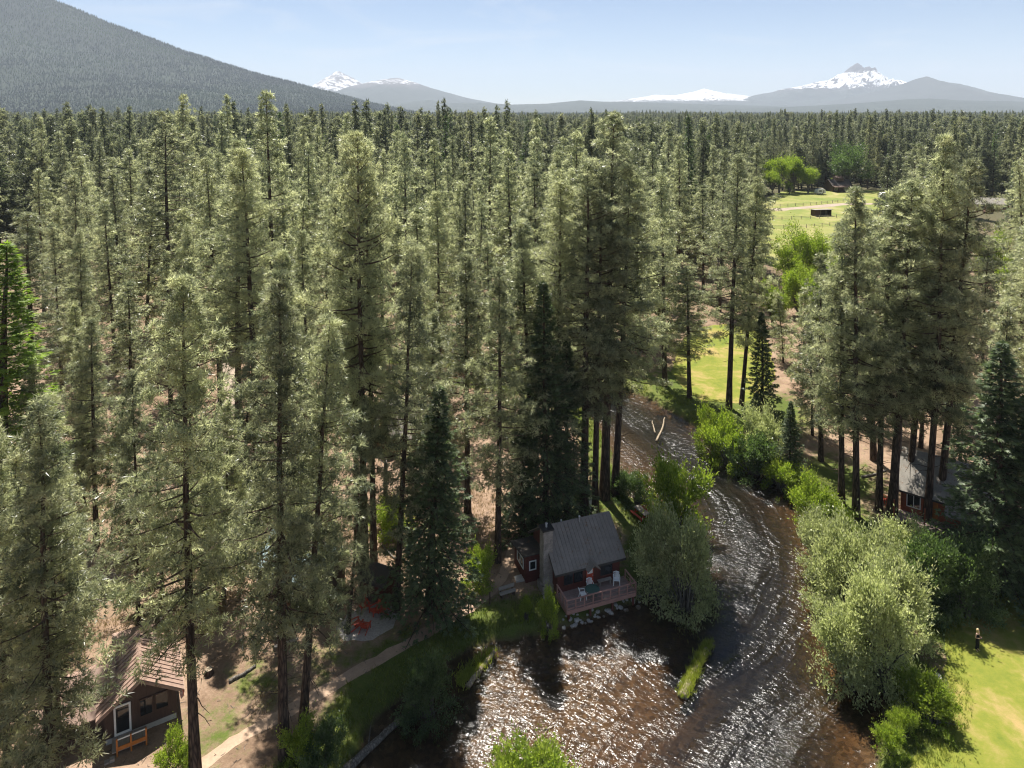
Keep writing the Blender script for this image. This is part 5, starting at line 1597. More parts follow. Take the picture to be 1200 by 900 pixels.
for px, py, hgt, m, lab in [(535, 712, 1.1, 'white', 'thin pale wooden post by the dark spruce and footpath'), (574, 708, 1.0, 'brown_wall', 'short dark post in dappled light by the log bench'), (549, 718, 0.7, 'brown_wall', 'stubby dark stake on the footpath edge')]:
    p = P(px, py)
    t = thing('wooden_post', lab, 'post', p)
    MB().tube([(0, 0, -0.1), (0.01, 0, hgt * 0.5), (0, 0.01, hgt)], [0.06, 0.055, 0.05], 8).build('shaft', M[m], t)
    MB().lathe([(0.06, 0), (0.065, 0.03), (0.0, 0.07)], 8, (0, 0.01, hgt)).build('cap', M[m], t)
p = P(610, 678); st = MB()
for k, (x0, x1, y0, y1) in enumerate([(-0.55, 0.55, -0.4, 0.38)]):
    st.prism([(x0, y0), (x1 - 0.1, y0 - 0.06), (x1, y1 - 0.15), (0.2, y1), (x0 + 0.05, y1 - 0.08)], 'z', 0.0, 0.12)
setp(st.build('stone_slab', M['concrete'], None, False, p, (0, 0, 0.3)), 'flat pale stone slab on the ground near the stone chimney', 'stone slab')

# --- brown roofed cabin at the river path
B2 = math.radians(28.0)
b2 = thing('brown_cabin', 'brown sided cabin with faded brown metal roof and orange porch rail', 'cabin', (-23.2, 44.5, 0), math.radians(120))
# local x runs away from the gable (which faces the river): gable wall at x=0
ro2, _ = gable_house(b2, 4.0, 4.3, 0, 2.35, 3.85, 'brown_wall', 'roof_brown', over=0.45, rib=0.4, lap=0.3, vert=True, trim='roof_brown')
MB().box(-0.06, -0.025, 0.05, 4.25, -0.3, 0.35).build('foundation', M['concrete'], b2)
d2 = MB(); d2.box(-0.10, -0.03, 2.75, 2.87, 0.4, 2.45); d2.box(-0.10, -0.03, 3.63, 3.75, 0.4, 2.45); d2.box(-0.098, -0.03, 2.87, 3.63, 2.33, 2.45); d2.box(-0.098, -0.03, 2.87, 3.63, 0.4, 0.55)
d2o = d2.build('door', M['white'], b2)
MB().box(-0.06, -0.028, 2.87, 3.63, 0.55, 2.33).build('pane', M['glass'], d2o)
window(b2, 'x', 1.5, 2.2, 1.1, 2.2, 0.0, -1, 'brown_wall', 0)
window(b2, 'x', 0.55, 1.25, 1.15, 2.2, 0.0, -1, 'brown_wall', 0)
po = MB()
for k in range(8): po.box(-1.3, -0.12, 1.9 + k * 0.25, 1.9 + k * 0.25 + 0.235, 0.30, 0.35)
por = po.build('porch', M['grey_wood'], b2)
for (x, y) in ((-1.3, 1.92), (-1.3, 2.8), (-1.3, 3.6)):
    MB().box(x - 0.05, x + 0.05, y - 0.05, y + 0.05, -0.1, 1.2).build('railing_post', M['orange_wood'], por)
MB().box(-1.33, -1.27, 1.97, 2.75, 1.1, 1.16).build('top_rail', M['white'], por)
MB().box(-1.33, -1.27, 2.85, 3.55, 1.1, 1.16).build('top_rail', M['white'], por)
MB().box(-1.325, -1.275, 1.97, 2.75, 0.36, 0.62).build('kick_board', M['orange_wood'], por)
MB().box(-1.325, -1.275, 2.85, 3.55, 0.36, 0.62).build('kick_board', M['orange_wood'], por)
for k in range(2): MB().box(-1.62 + 0.3 * 0, -1.34, 3.75 + k * 0.3, 4.03 + k * 0.3, 0.0, 0.2 - 0.08 * k).build('step', M['grey_wood'], por)
# second wing of the same house, its ridge at right angles
wg = MB().prism([(-1.0, -0.3), (5.0, -0.3), (5.0, 2.3), (2.0, 3.9), (-1.0, 2.3)], 'y', 5.15, 11.5).build('wing', M['brown_wall'], b2) if False else None
w2 = MB(); w2.prism([(0.9, -0.3), (5.1, -0.3), (5.1, 1.9), (3.0, 3.2), (0.9, 1.9)], 'y', 4.29, 8.0)
wing = w2.build('wing', M['brown_wall'], b2)
rw = MB(); rw.prism([(0.4, 1.68), (3.0, 3.27), (5.6, 1.68), (5.6, 1.76), (3.0, 3.36), (0.4, 1.76)], 'y', 3.6, 8.4)
for k in range(9):
    y = 5.12 + k * 0.38
    rw.beam((0.42, y, 1.78), (2.98, y, 3.365), 0.045, 0.04); rw.beam((5.58, y, 1.78), (3.02, y, 3.365), 0.045, 0.04)
rw.build('wing_roof', M['roof_brown'], wing)
# little flag on the corner of the brown cabin
fl = thing('flag', 'small red and white striped flag on the corner of the brown cabin', 'flag', b2.matrix_basis @ Vector((-0.05, -0.05, 1.0)), math.radians(118))
MB().beam((0, 0, 0.6), (-0.55, -0.35, 1.35), 0.03, 0.03).build('pole', M['grey_wood'], fl)
for k in range(7):
    q0 = Vector((-0.22 - 0.045 * k, -0.15 - 0.028 * k, 0.92 + 0.06 * k))
    MB().add([q0, q0 + Vector((-0.045, -0.028, 0.06)), q0 + Vector((0.06, -0.10, -0.55)), q0 + Vector((0.10, -0.07, -0.60))], [(0, 1, 2, 3)]).beam(q0, q0 + Vector((0.1, -0.08, -0.58)), 0.012, 0.05).build('stripe', M['red_paint' if k % 2 == 0 else 'white'], fl)
sh = thing('woodshed', 'little dark open woodshed among young pines behind the brown cabin', 'shed', P(158, 775), 0.5)
s_ = MB(); s_.box(-1.2, 1.2, 0.75, 0.83, 0, 1.9); s_.box(-1.2, -1.12, -0.7, 0.75, 0, 2.0); s_.box(1.12, 1.2, -0.7, 0.75, 0, 2.0)
s_.build('wall', M['brown_wall'], sh)
MB().prism([(-1.1, 2.25), (1.15, 1.88), (1.15, 1.96), (-1.1, 2.33)], 'x', -1.45, 1.45).build('roof', M['roof_brown'], sh)
fw = MB()
for k in range(24): fw.tube([(-1.0 + 0.18 * (k % 12), -0.4, 0.12 + 0.3 * (k // 12)), (-1.0 + 0.18 * (k % 12), 0.6, 0.12 + 0.3 * (k // 12))], 0.085, 6)
fw.build('firewood', M['dead_wood'], sh)

# --- blue green roofed cabin
b3 = thing('metal_roof_cabin', 'small cabin with blue green ribbed metal roof hidden behind pines', 'cabin', (-22.6, 57.6, 0), math.radians(-32))
gable_house(b3, 6.2, 4.6, 0, 2.4, 3.7, 'brown_wall', 'roof_teal', over=0.4, rib=0.3)
window(b3, 'y', 1.0, 2.2, 1.0, 2.0, 0.0, -1, 'white', 1)
MB().box(3.2, 4.0, -0.07, -0.025, 0.0, 2.0).build('door', M['roof_dark'], b3)
# --- grey roofed cabin deeper in the woods
b5 = thing('woodland_cabin', 'steep grey roofed cabin with orange siding glimpsed in the woods', 'cabin', (-17.4, 82.6, 0), math.radians(-30))
gable_house(b5, 7.5, 6.0, 0, 2.6, 5.6, 'rust_wall', 'roof_pale', over=0.45, rib=0.5)
g5 = MB().prism([(1.0, 2.2), (1.0, 2.4), (2.2, 4.3), (3.4, 2.4), (3.4, 2.2)], 'y', -0.6, 2.0).build('dormer', M['rust_wall'], b5)
MB().prism([(0.7, 2.2), (2.2, 4.55), (3.7, 2.2), (3.7, 2.3), (2.2, 4.67), (0.7, 2.3)], 'y', -0.9, 2.2).build('dormer_roof', M['roof_pale'], g5)
window(b5, 'y', 1.6, 2.8, 0.9, 2.0, 0.0, -1, 'white', 1)
window(b5, 'y', 4.6, 5.8, 0.9, 2.0, 0.0, -1, 'white', 1)
# --- red cabin on the lawn side
R4 = math.radians(-38.0)
b4 = thing('red_cabin', 'rust red cabin with pale grey roof and white window frames under pines', 'cabin', (40.6, 68.6, 0), R4)
ro4, _ = gable_house(b4, 8.5, 6.4, 0, 2.9, 5.5, 'rust_wall', 'roof_pale', over=0.5, rib=0.0)
window(b4, 'y', 0.6, 1.7, 1.0, 2.2, 0.0, -1, 'white', 1)
window(b4, 'y', 4.6, 6.0, 1.3, 2.1, 0.0, -1, 'white', 1)
window(b4, 'x', 2.6, 3.8, 3.4, 4.4, 0.0, -1, 'white', 1)
window(b4, 'x', 1.0, 2.2, 1.0, 2.2, 0.0, -1, 'white', 1)
MB().box(2.4, 3.3, -0.075, -0.03, 0.35, 2.4).build('door', M['orange_wood'], b4)
p4 = MB()
for k in range(9): p4.box(-0.4, 8.0, -2.3 + k * 0.25, -2.3 + k * 0.25 + 0.235, 0.26, 0.32)
pd = p4.build('porch', M['deck_floor'], b4)
for x in (-0.3, 2.4, 5.1, 7.8): MB().box(x - 0.06, x + 0.06, -2.25, -2.13, -0.1, 2.3).build('porch_post', M['rust_wall'], pd)
MB().prism([(-2.5, 2.28), (-0.55, 2.62), (-0.55, 2.70), (-2.5, 2.36)], 'x', 4.0, 8.3).build('porch_roof', M['roof_pale'], pd)
t = thing('storage_chest', 'long wooden storage chest with dark lid on the red cabin porch', 'chest', b4.matrix_basis @ Vector((6.6, -0.9, 0.32)), R4)
MB().box(-0.8, 0.8, -0.3, 0.3, 0, 0.55).build('box', M['orange_wood'], t); MB().box(-0.84, 0.84, -0.34, 0.34, 0.552, 0.62).build('lid', M['roof_dark'], t)
# --- dark brown shed by the patio
b6 = thing('patio_shed', 'narrow red brown shed with dark roof behind the red garden chairs', 'shed', P(424, 700), math.radians(-25))
gable_house(b6, 2.2, 1.8, 0, 2.0, 2.7, 'red_wall', 'roof_dark', over=0.3, rib=0.0, vert=True, lap=0.25)
MB().box(0.7, 1.4, -0.07, -0.025, 0.0, 1.8).build('door', M['brown_wall'], b6)

# --- far meadow buildings and vehicles
def far_house(name, label, cat, px, py, rz, W, D, ze, zr, wall, roof):
    t = thing(name, label, cat, P(px, py), rz)
    gable_house(t, W, D, 0, ze, zr, wall, roof, over=0.5, rib=0.0, lap=0.6)
    return t
fs = thing('field_shed', 'open fronted dark shed standing in the green meadow', 'shed', P(955, 253.5), math.radians(8))
s_ = MB(); s_.box(0, 7, 2.9, 3.0, 0, 2.2); s_.box(0, 0.1, 0, 2.9, 0, 2.4); s_.box(6.9, 7, 0, 2.9, 0, 2.4); s_.box(0.1, 2.3, 0.0, 0.08, 0, 2.3)
s_.build('wall', M['brown_wall'], fs)
for x in (2.4, 4.6): MB().box(x, x + 0.15, 0.0, 0.15, 0, 2.5).build('post', M['grey_wood'], fs)
MB().prism([(-0.5, 2.55), (3.4, 2.3), (3.4, 2.42), (-0.5, 2.68)], 'x', -0.4, 7.4).build('roof', M['grey_wood'], fs)
fh = far_house('far_house', 'brown two tier roofed house at the back of the meadow', 'house', 976, 225, 0.1, 10, 8, 3.2, 6.0, 'brown_wall', 'roof_dark')
MB().prism([(-2.8, 2.6), (-0.2, 3.1), (-0.2, 3.25), (-2.8, 2.75)], 'x', -0.5, 10.5).build('porch_roof', M['brown_wall'], fh)
MB().prism([(2.2, 5.2), (5.8, 5.2), (5.8, 6.9), (4.0, 7.9), (2.2, 6.9)], 'x', 3.0, 7.0).build('cupola', M['brown_wall'], fh)
for x in (1, 6): window(fh, 'y', x, x + 1.4, 1.0, 2.2, 0.0, -1, 'white', 1)
rh = far_house('far_red_house', 'long red house with pale metal roof beyond the meadow pines', 'house', 1144, 247, -0.06, 13, 8, 2.9, 4.9, 'rust_wall', 'roof_pale')
for x in (1.5, 5.5, 9.5): window(rh, 'y', x, x + 1.5, 1.0, 2.2, 0.0, -1, 'white', 1)

def trailer(label, px, py, rz, L, hgt, name='camper_trailer', cat='trailer'):
    t = thing(name, label, cat, P(px, py), rz)
    MB().prism([(-L / 2, 0.5), (L / 2, 0.5), (L / 2, hgt * 0.75), (L / 2 - 0.5, hgt), (-L / 2 + 0.6, hgt), (-L / 2, hgt * 0.7)], 'y', -1.15, 1.15).build('body', M['white'], t)
    MB().box(-L * 0.3, L * 0.05, -1.17, -1.152, 1.4, 2.0).build('window', M['glass'], t)
    MB().box(L * 0.2, L * 0.32, -1.17, -1.152, 0.6, 2.2).build('door', M['grey_wood'], t)
    for x in (-0.6, 0.6):
        for y in (-1.0, 1.0): MB().tube([(x, y - 0.1, 0.36), (x, y + 0.1, 0.36)], 0.36, 12).build('wheel', M['dark_metal'], t)
    return t
trailer('small rounded white camper trailer in the meadow beside the brown house', 961, 227.5, 0.2, 4.6, 2.6)
trailer('long white motorhome parked among far pines', 1040, 233, 0.05, 7.5, 3.0, 'motorhome', 'motorhome')
t = thing('parked_car', 'silver car parked on the dusty track by the motorhome', 'car', P(1043, 241), 0.1)
MB().prism([(-2.1, 0.35), (2.1, 0.35), (2.15, 0.8), (1.2, 0.95), (0.6, 1.45), (-1.2, 1.48), (-1.9, 0.95), (-2.1, 0.85)], 'y', -0.85, 0.85).build('body', M['steel'], t)
for y in (-0.855, 0.845): MB().prism([(0.95, 0.98), (0.5, 1.38), (-1.1, 1.4), (-1.6, 0.98)], 'y', y, y + 0.01).build('window', M['glass'], t)
for x in (-1.3, 1.3):
    for y in (-0.78, 0.78): MB().tube([(x, y - 0.1, 0.32), (x, y + 0.1, 0.32)], 0.32, 12).build('wheel', M['dark_metal'], t)
t = thing('parked_car', 'dark red car in front of the long red house', 'car', P(1158, 250), 0.4)
MB().prism([(-2.1, 0.35), (2.1, 0.35), (2.15, 0.8), (1.2, 0.95), (0.6, 1.45), (-1.2, 1.48), (-1.9, 0.95), (-2.1, 0.85)], 'y', -0.85, 0.85).build('body', M['red_wall'], t)
for y in (-0.855, 0.845): MB().prism([(0.95, 0.98), (0.5, 1.38), (-1.1, 1.4), (-1.6, 0.98)], 'y', y, y + 0.01).build('window', M['glass'], t)
for x in (-1.3, 1.3):
    for y in (-0.78, 0.78): MB().tube([(x, y - 0.1, 0.32), (x, y + 0.1, 0.32)], 0.32, 12).build('wheel', M['dark_metal'], t)
def fence(label, pts):
    p = [P(x, y) for x, y in pts]
    t = thing('rail_fence', label, 'fence', p[0])
    for a, b_ in zip(p[:-1], p[1:]):
        L = (b_ - a).length; n = max(1, int(L / 3.6))
        for k in range(n):
            q = a + (b_ - a) * k / n - p[0]; q2 = a + (b_ - a) * (k + 1) / n - p[0]
            MB().box(-0.08, 0.08, -0.08, 0.08, -0.1, 1.3).build('post', M['grey_wood'], t, False, q)
            for z in (0.55, 1.05): MB().beam((q.x, q.y, z), (q2.x, q2.y, z), 0.05, 0.08).build('rail', M['grey_wood'], t)
fence('weathered rail fence along the back of the dusty meadow track', [(905, 243), (950, 240.5), (1000, 235.5)])
fence('weathered rail fence in front of the open meadow shed', [(905, 258), (950, 256.5), (1000, 254)])
fence('nearest meadow rail fence behind the bright aspens', [(905, 268), (945, 267), (990, 263)])

# --- the woman on the lawn
def skin_mesh(name, verts, edges, radii, root=0, sub=1):
    me = bpy.data.meshes.new(name)
    me.from_pydata(verts, edges, [])
    o = bpy.data.objects.new(name, me); COL.objects.link(o)
    sm = o.modifiers.new('skin', 'SKIN'); sm.use_smooth_shade = True
    sv = me.skin_vertices[0].data if me.skin_vertices else None
    if sv is None:
        bpy.context.view_layer.objects.active = o
        sv = me.skin_vertices[0].data
    for i, r in enumerate(radii):
        sv[i].radius = (r, r) if not isinstance(r, tuple) else r
        sv[i].use_root = (i == root)
    s2 = o.modifiers.new('sub', 'SUBSURF'); s2.levels = sub; s2.render_levels = sub
    dg = bpy.context.evaluated_depsgraph_get()
    m2 = bpy.data.meshes.new_from_object(o.evaluated_get(dg))
    bpy.data.objects.remove(o)
    m2.name = name
    m2.polygons.foreach_set('use_smooth', [True] * len(m2.polygons))
    return m2
def chain(vs, es, rs, start, pts):
    prev = start
    for p, r in pts:
        vs.append(p); rs.append(r); i = len(vs) - 1
        es.append((prev, i)); prev = i
    return prev
pw = P(1145, 762); pw.z = 0.006
wom = thing('person', 'standing woman with blond hair in black sleeveless outfit looking up, hands held together', 'person', pw, math.radians(24))
vs, es, rs = [(0, 0, 0.95)], [], [(0.14, 0.10)]
neck = chain(vs, es, rs, 0, [((0, 0, 1.08), (0.115, 0.085)), ((0, 0, 1.22), (0.13, 0.09)), ((0, 0.01, 1.36), (0.12, 0.085)), ((0, 0.01, 1.44), 0.055), ((0, 0.0, 1.50), 0.052)])
chain(vs, es, rs, neck, [((0, -0.015, 1.56), (0.07, 0.085)), ((0, -0.02, 1.63), (0.078, 0.095)), ((0, -0.01, 1.70), (0.05, 0.06))])
for sx in (-1, 1):
    chain(vs, es, rs, 0, [((sx * 0.09, 0, 0.86), 0.095), ((sx * 0.10, -0.01, 0.66), 0.075), ((sx * 0.10, -0.015, 0.48), 0.055), ((sx * 0.105, 0.01, 0.28), 0.048), ((sx * 0.105, 0.02, 0.08), 0.034), ((sx * 0.12, -0.06, 0.035), 0.035), ((sx * 0.13, -0.15, 0.025), 0.026)])
    w_ = chain(vs, es, rs, 3, [((sx * 0.17, 0.01, 1.36), 0.05), ((sx * 0.22, 0.02, 1.22), 0.042), ((sx * 0.24, 0.02, 1.08), 0.036), ((sx * 0.16, -0.14, 1.12), 0.030), ((sx * 0.09, -0.22, 1.15), 0.022), ((sx * 0.065, -0.245, 1.155), (0.030, 0.016))])
    for k in range(4):
        b0 = (sx * (0.045 - 0.002 * k), -0.275 + 0.0 * k, 1.185 - 0.018 * k)
        chain(vs, es, rs, w_, [(b0, 0.009), ((b0[0] - sx * 0.02, b0[1] - 0.022 - 0.004 * (1.5 - abs(k - 1.5)), b0[2]), 0.008), ((b0[0] - sx * 0.038, b0[1] - 0.016, b0[2] - 0.004), 0.007)])
    chain(vs, es, rs, w_, [((sx * 0.062, -0.245, 1.19), 0.010), ((sx * 0.045, -0.252, 1.205), 0.008)])
try:
    body = skin_mesh('body', vs, es, rs)
    obj('body', body, M['skin'], wom)
    vs, es, rs = [(0, 0, 0.95)], [], [(0.165, 0.125)]
    n_ = chain(vs, es, rs, 0, [((0, 0, 1.08), (0.135, 0.105)), ((0, 0, 1.22), (0.148, 0.11)), ((0, 0.01, 1.34), (0.125, 0.10))])
    for sx in (-1, 1):
        chain(vs, es, rs, n_, [((sx * 0.08, 0.01, 1.41), 0.045)])
        chain(vs, es, rs, 0, [((sx * 0.09, 0, 0.86), 0.115), ((sx * 0.10, -0.01, 0.66), 0.095), ((sx * 0.10, -0.015, 0.48), 0.080), ((sx * 0.105, 0.01, 0.28), 0.078), ((sx * 0.105, 0.02, 0.10), 0.076)])
    obj('outfit', skin_mesh('outfit', vs, es, rs), M['black_cloth'], wom)
except Exception as e_:
    print('person failed', e_)
hr = MB()
hr.lathe([(0.0, 0.125), (0.055, 0.115), (0.092, 0.07), (0.105, 0.0), (0.10, -0.06), (0.095, -0.16), (0.07, -0.24), (0.03, -0.27)], 14, (0, 0.025, 1.635))
hr.build('hair', M['hair'], wom, True)
fa = MB()
for sx in (-1, 1): fa.lathe([(0.0, -0.009), (0.011, 0.0), (0.0, 0.009)], 6, (sx * 0.03, -0.098, 1.64))
fa.build('eye', M['dark_metal'], wom)
MB().prism([(-0.012, 1.60), (0.012, 1.60), (0.0, 1.64)], 'y', -0.128, -0.095).build('nose', M['skin'], wom)
MB().box(-0.02, 0.02, -0.108, -0.095, 1.572, 1.58).build('mouth', M['red_paint'], wom)
for sx in (-1, 1): MB().lathe([(0.0, -0.028), (0.014, -0.01), (0.016, 0.012), (0.0, 0.03)], 8, (sx * 0.082, -0.01, 1.625)).build('ear', M['skin'], wom)
ct = thing('remote_controller', 'small dark remote controller held by the standing woman', 'remote control', wom.matrix_basis @ Vector((0, -0.275, 1.13)), math.radians(24))
MB().box(-0.085, 0.085, -0.03, 0.03, 0.0, 0.045).build('case', M['dark_metal'], ct); MB().tube([(-0.05, 0.02, 0.045), (-0.05, 0.03, 0.12)], 0.006, 6).build('antenna', M['dark_metal'], ct); MB().tube([(0.05, 0.02, 0.045), (0.05, 0.03, 0.12)], 0.006, 6).build('antenna', M['dark_metal'], ct)

# --- logs, rocks, ground cover
def log(label, pts, r0, r1, mat='dead_wood', seed=0, twigs=0, z=WZ):
    t = thing('fallen_log', label, 'log', (0, 0, 0))
    r = random.Random(seed); P3 = []
    ps = [P(x, y, z) for x, y in pts]
    n = 10
    for k in range(n):
        f = k / (n - 1) * (len(ps) - 1); i = min(int(f), len(ps) - 2); q = ps[i].lerp(ps[i + 1], f - i)
        P3.append((q.x + r.uniform(-.05, .05), q.y + r.uniform(-.05, .05), q.z + r.uniform(-.03, .03) + 0.10))
    t.location = P3[0]
    o0 = Vector(P3[0])
    P3 = [Vector(q) - o0 for q in P3]
    MB().tube(P3, [r0 + (r1 - r0) * k / (n - 1) * r.uniform(0.85, 1.15) for k in range(n)], 9).build('bole', M[mat], t, True)
    for k in range(twigs):
        q = P3[r.randrange(1, n - 1)]
        d = Vector((r.uniform(-1, 1), r.uniform(-1, 1), r.uniform(0.1, 0.9))).normalized() * r.uniform(0.6, 1.6)
        MB().tube([q, q + d * 0.5 + Vector((0, 0, 0.06)), q + d], [0.05, 0.035, 0.012], 5).build('branch', M[mat], t)
    return t
log('pale bare log lying in the shallows beside the round bush', [(464, 850), (482, 836), (496, 826)], 0.22, 0.26, seed=1)
log('long mossy log along the bank below the leafy bush', [(398, 912), (424, 886), (446, 866), (466, 848)], 0.30, 0.20, 'grey_bark', 2, 5)
log('grass topped log slanting in the slack water past the round bush', [(548, 806), (562, 788), (579, 766)], 0.20, 0.17, 'dead_wood', 3)
log('grassy log stranded in mid river current', [(800, 818), (812, 792), (830, 756)], 0.38, 0.26, 'dead_wood', 4)
log('slim broken branch poking from the rapids upstream of the islet', [(626, 872), (637, 862), (648, 851)], 0.09, 0.04, 'dead_wood', 5, 3)
log('pale forked log jammed at the head of the riffle', [(769, 518), (776, 503), (779, 490)], 0.16, 0.08, 'dead_wood', 6, 0)
log('slender peeled log next to the forked one at the riffle', [(768, 508), (764, 494)], 0.10, 0.06, 'dead_wood', 7, 0)
log('short log half sunk on the lawn side shallows', [(1000, 806), (1014, 814)], 0.1, 0.06, 'grey_bark', 8, 3)

def wood_log(label, x0, y0, x1, y1, r0, seed):
    log(label, [(x0, y0), ((x0 + x1) / 2, (y0 + y1) / 2 + 1), (x1, y1)], r0, r0 * 0.6, 'grey_bark', seed, 0, 0.0)
wood_log('fallen grey trunk on the dirt behind the woodshed', 130, 700, 172, 688, 0.16, 11)
wood_log('fallen trunk lying in the clearing near the footpath', 268, 800, 300, 782, 0.15, 12)
wood_log('fallen pole on the slope by the three close pines', 448, 640, 470, 662, 0.10, 13)
wood_log('old fallen trunk on the dirt before the woodland cabin', 470, 560, 500, 572, 0.16, 15)
wood_log('fallen trunk under the grove by the red cabin', 1010, 560, 1038, 552, 0.16, 16)
for k_, (px, py, lab) in enumerate([(245, 790, 'cut pine stump in the sunny clearing by the footpath'), (300, 735, 'low stump behind the slim leaning pine'), (520, 660, 'old stump behind the dark spruce')]):
    q = P(px, py); t = thing('tree_stump', lab, 'stump', q)
    MB().lathe([(0.42, -0.1), (0.33, 0.08), (0.29, 0.38), (0.27, 0.42)], 12).build('bark', M['bark'], t, True)
    MB().lathe([(0.275, 0.40), (0.26, 0.43), (0.0, 0.435)], 12).build('cut_face', M['dead_wood'], t)

def rock_mesh(seed):
    r = np.random.RandomState(seed)
    import bmesh
    bm = bmesh.new(); bmesh.ops.create_icosphere(bm, subdivisions=2, radius=1.0)
    for v in bm.verts:
        n = mnoise.noise(v.co * 1.3 + Vector((seed, 0, 0))); v.co *= 1 + 0.35 * n
        v.co.z *= 0.62
    me = bpy.data.meshes.new('rock'); bm.to_mesh(me); bm.free(); me.materials.append(M['rock'])
    return me
RM = [rock_mesh(s) for s in range(5)]
rk = random.Random(9)
def rock(p, s, label, group):
    me = RM[rk.randrange(5)]
    o = bpy.data.objects.new('rock', me); COL.objects.link(o)
    o.location = p; o.scale = (s * rk.uniform(.8, 1.3), s * rk.uniform(.8, 1.2), s); o.rotation_euler = (0, 0, rk.uniform(0, 6.28))
    setp(o, label, 'rock', group)
for k in range(46):
    f = k / 45; px = 660 + 92 * f + rk.uniform(-4, 4); py = 728 - 20 * f + rk.uniform(-7, 3) - (6 if f > .6 else 0)
    q = P(px, py, -0.3); q.z = gz(q.x, q.y)
    rock(q, rk.uniform(0.10, 0.24), 'pale rounded rock on the bank under the wooden deck', 'rocks under the deck')
for px, py, s, lab in [(641, 727, 0.28, 'pale boulder by the thin sapling at the deck corner'), (915, 556, 0.45, 'grey boulder at the dark waterline under the grove'), (640, 700, 0.3, 'grey boulder at the foot of the stone chimney'), (1099, 793, 0.32, 'pale rock on the lawn edge by the feathery willow'), (463, 716, 0.25, 'stone ring rock beside the leaning pine with dead twigs')]:
    q = P(px, py); q.z = gz(q.x, q.y); o = rock(q, s, lab, None)

def grass_stuff(name, label, XY, Z, hgt, mat, blades=7, spread=0.16, seed=1, cat='grass'):
    r = np.random.RandomState(seed)
    n = len(XY)
    pos = np.column_stack([XY, Z])
    tp = []
    for _ in range(6):
        th = r.uniform(0.05, 0.75, blades); ph = r.rand(blades) * 6.28
        d = np.stack([np.sin(th) * np.cos(ph), np.sin(th) * np.sin(ph), np.cos(th)], 1)
        s = norm(np.cross(d, r.normal(size=(blades, 3)))) * 0.055
        o = np.column_stack([r.normal(size=(blades, 2)) * spread, np.zeros(blades) - 0.05])
        L = r.uniform(0.6, 1.15, blades)[:, None]
        tp.append(np.stack([o - s, o + s, o + d * L], 1))
    ax = np.tile([0, 0, 1.0], (n, 1)) + r.normal(size=(n, 3)) * 0.08
    V, T, tt = scatter_tris(pos, ax, hgt * r.uniform(0.6, 1.35, n), np.clip(r.normal(0.5, 0.25, n), 0, 1), np.array(tp), r)
    o = obj(name, np_mesh(name, V, T, False, None, {'tint': tt}), M[mat])
    return setp(o, label, cat, kind='stuff')
rg = np.random.RandomState(21)
def scatter_in(n, x0, x1, y0, y1, cond):
    X = rg.uniform(x0, x1, n); Y = rg.uniform(y0, y1, n)
    sd = river_sd(X, Y)
    k = cond(X, Y, sd)
    X, Y, sd = X[k], Y[k], sd[k]
    return np.column_stack([X, Y]), ground_z(X, Y, sd)
path_a = np.array(path_pts)
def path_d(X, Y):
    d = np.full(X.shape, 1e9)
    for a, b_ in zip(path_a[:-1], path_a[1:]):
        e = b_ - a; L = np.hypot(*e); e = e / L
        t_ = np.clip((X - a[0]) * e[0] + (Y - a[1]) * e[1], 0, L)
        d = np.minimum(d, np.hypot(X - a[0] - t_ * e[0], Y - a[1] - t_ * e[1]))
    return d
XY, Z = scatter_in(120000, -28, 56, 34, 105, lambda X, Y, s: (s > 0.15) & (s < 4.6) & (rg.rand(len(X)) < np.clip(1.25 - s / 4.2, 0, 1)) & (path_d(X, Y) > 0.6) & (smooth_noise(X, Y, 1.6, 3) > -0.45) & ~((X > 3.2) & (X < 12) & (Y > 53.6) & (Y < 62)))
grass_stuff('bank_grass', 'lush green grass along the river banks', XY, Z, np.full(len(XY), 0.34), 'bank_grass', 6, 0.3, 1)
XY, Z = scatter_in(40000, -40, 20, 40, 90, lambda X, Y, s: (s > 4.0) & (path_d(X, Y) > 0.7) & (smooth_noise(X, Y, 3.0, 13) > 0.15) & ~((X > 2.0) & (X < 12) & (Y > 53) & (Y < 63)))
grass_stuff('dry_grass', 'dry tan grass tufts scattered over the forest floor', XY, Z, np.full(len(XY), 0.30), 'dry_grass', 5, 0.3, 2)
XY, Z = scatter_in(26000, 20, 60, 36, 70, lambda X, Y, s: (s > 2) & (np.abs(sdist(X, Y, chaikin(np.array(lawn_poly), 2))) < 1.3))
grass_stuff('lawn_edge_grass', 'taller grass fringe around the sunny lawn', XY, Z, np.full(len(XY), 0.26), 'bank_grass', 6, 0.25, 3)
# grass on the logs and on the islet
def along(pts, n, w, z):
    ps = np.array([[*P(x, y, WZ).xy] for x, y in pts]); f = rg.rand(n) * (len(ps) - 1); i = np.minimum(f.astype(int), len(ps) - 2)
    q = ps[i] + (ps[i + 1] - ps[i]) * (f - i)[:, None] + rg.normal(size=(n, 2)) * w
    return q, np.full(n, z)
q1, z1 = along([(800, 818), (812, 792), (830, 756)], 800, 0.20, WZ + 0.26)
grass_stuff('log_grass', 'bright grass growing on the log stranded in mid river', q1, z1, np.full(len(q1), 0.34), 'log_grass', 7, 0.2, 4)
q1, z1 = along([(540, 800), (556, 786), (574, 766)], 260, 0.30, WZ + 0.05)
grass_stuff('log_grass', 'bright grass growing behind the slanting log in slack water', q1, z1, np.full(len(q1), 0.45), 'log_grass', 7, 0.25, 5)
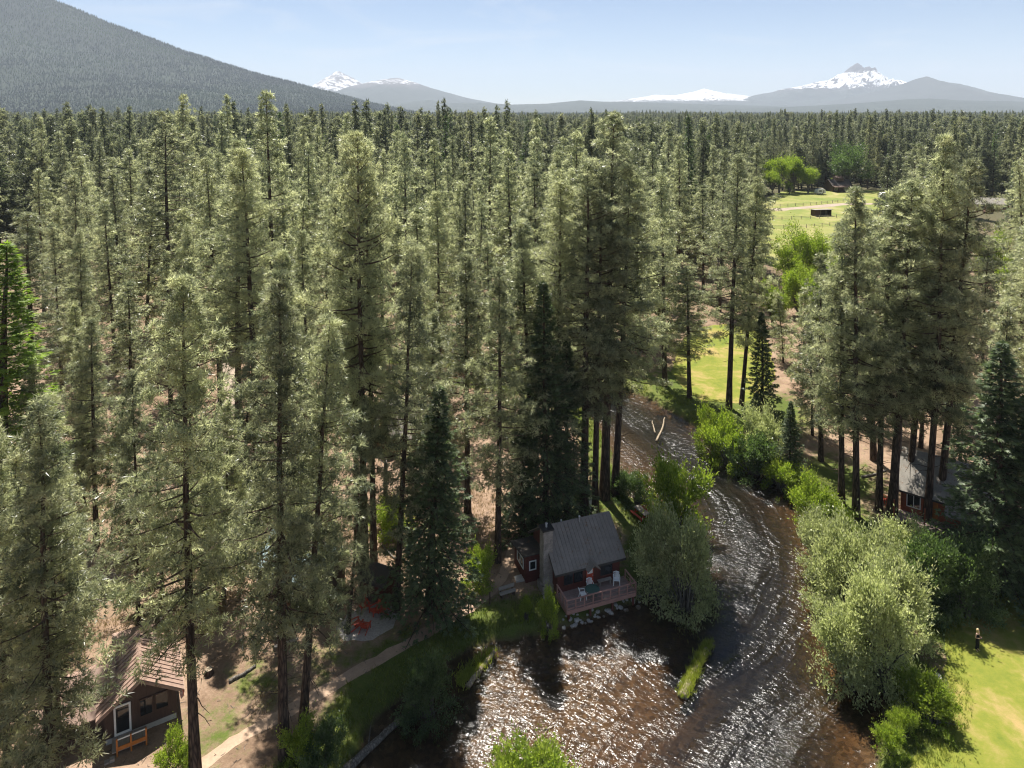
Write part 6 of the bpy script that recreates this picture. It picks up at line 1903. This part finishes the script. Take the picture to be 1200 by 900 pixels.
# islet under the bright bush
isl = []
c0 = P(630, 930, WZ)
rI = np.random.RandomState(3)
mbI = MB(); ring = 22
prof = [(1.0, -0.5), (0.85, 0.02), (0.5, 0.16), (0.0, 0.2)]
for f, z in prof[:-1]:
    for k in range(ring):
        a = 2 * math.pi * k / ring; rr_ = f * (1 + 0.2 * math.sin(3 * a + 1) + 0.1 * math.sin(7 * a))
        mbI.v.append((3.6 * rr_ * math.cos(a), 1.9 * rr_ * math.sin(a), z))
for j in range(2):
    for k in range(ring):
        k2 = (k + 1) % ring
        mbI.f.append((j * ring + k, j * ring + k2, (j + 1) * ring + k2, (j + 1) * ring + k)); mbI.m.append(0)
mbI.f.append(tuple(2 * ring + k for k in range(ring))); mbI.m.append(0)
setp(mbI.build('islet', M['gravel'], None, True, (c0.x, c0.y, WZ)), 'low gravel islet in the river carrying bright bushes', 'islet', kind='structure')
# twigs and cones on the forest floor
XY, Z = scatter_in(5000, -38, 45, 40, 95, lambda X, Y, s: (s > 3.0) & (sdist(X, Y, np.array(lawn_poly)) > 0.5))
tpaths = []
for (x, y), z in zip(XY, Z):
    a = rg.rand() * 6.28; L = rg.uniform(0.12, 0.55)
    tpaths.append([[x, y, 0.02], [x + math.cos(a) * L * .5 + rg.normal() * .05, y + math.sin(a) * L * .5 + rg.normal() * .05, 0.05], [x + math.cos(a) * L, y + math.sin(a) * L, 0.02]])
tpaths = np.array(tpaths)
Vt, Qt = tube_np(tpaths, np.tile([0.018, 0.014, 0.007], (len(tpaths), 1)), 3)
setp(obj('forest_litter', np_mesh('forest_litter', Vt, Qt, False), M['grey_bark']), 'fallen twigs strewn over the forest floor', 'twigs', kind='stuff')

# ------------------------------------------------------------------ haze
hz, hnt, hout = new_mat('haze_air')
vol = hnt.nodes.new('ShaderNodeVolumePrincipled')
vol.inputs['Color'].default_value = (0.78, 0.87, 1.0, 1)
vol.inputs['Density'].default_value = HAZE
vol.inputs['Anisotropy'].default_value = 0.0
hnt.links.new(vol.outputs[0], hout.inputs['Volume'])
hb = MB().box(-25900, 25900, -2400, 24000, -6.0, 1420.0)
setp(hb.build('haze', hz), 'thin pale blue summer haze in front of the mountains', 'haze', kind='stuff')
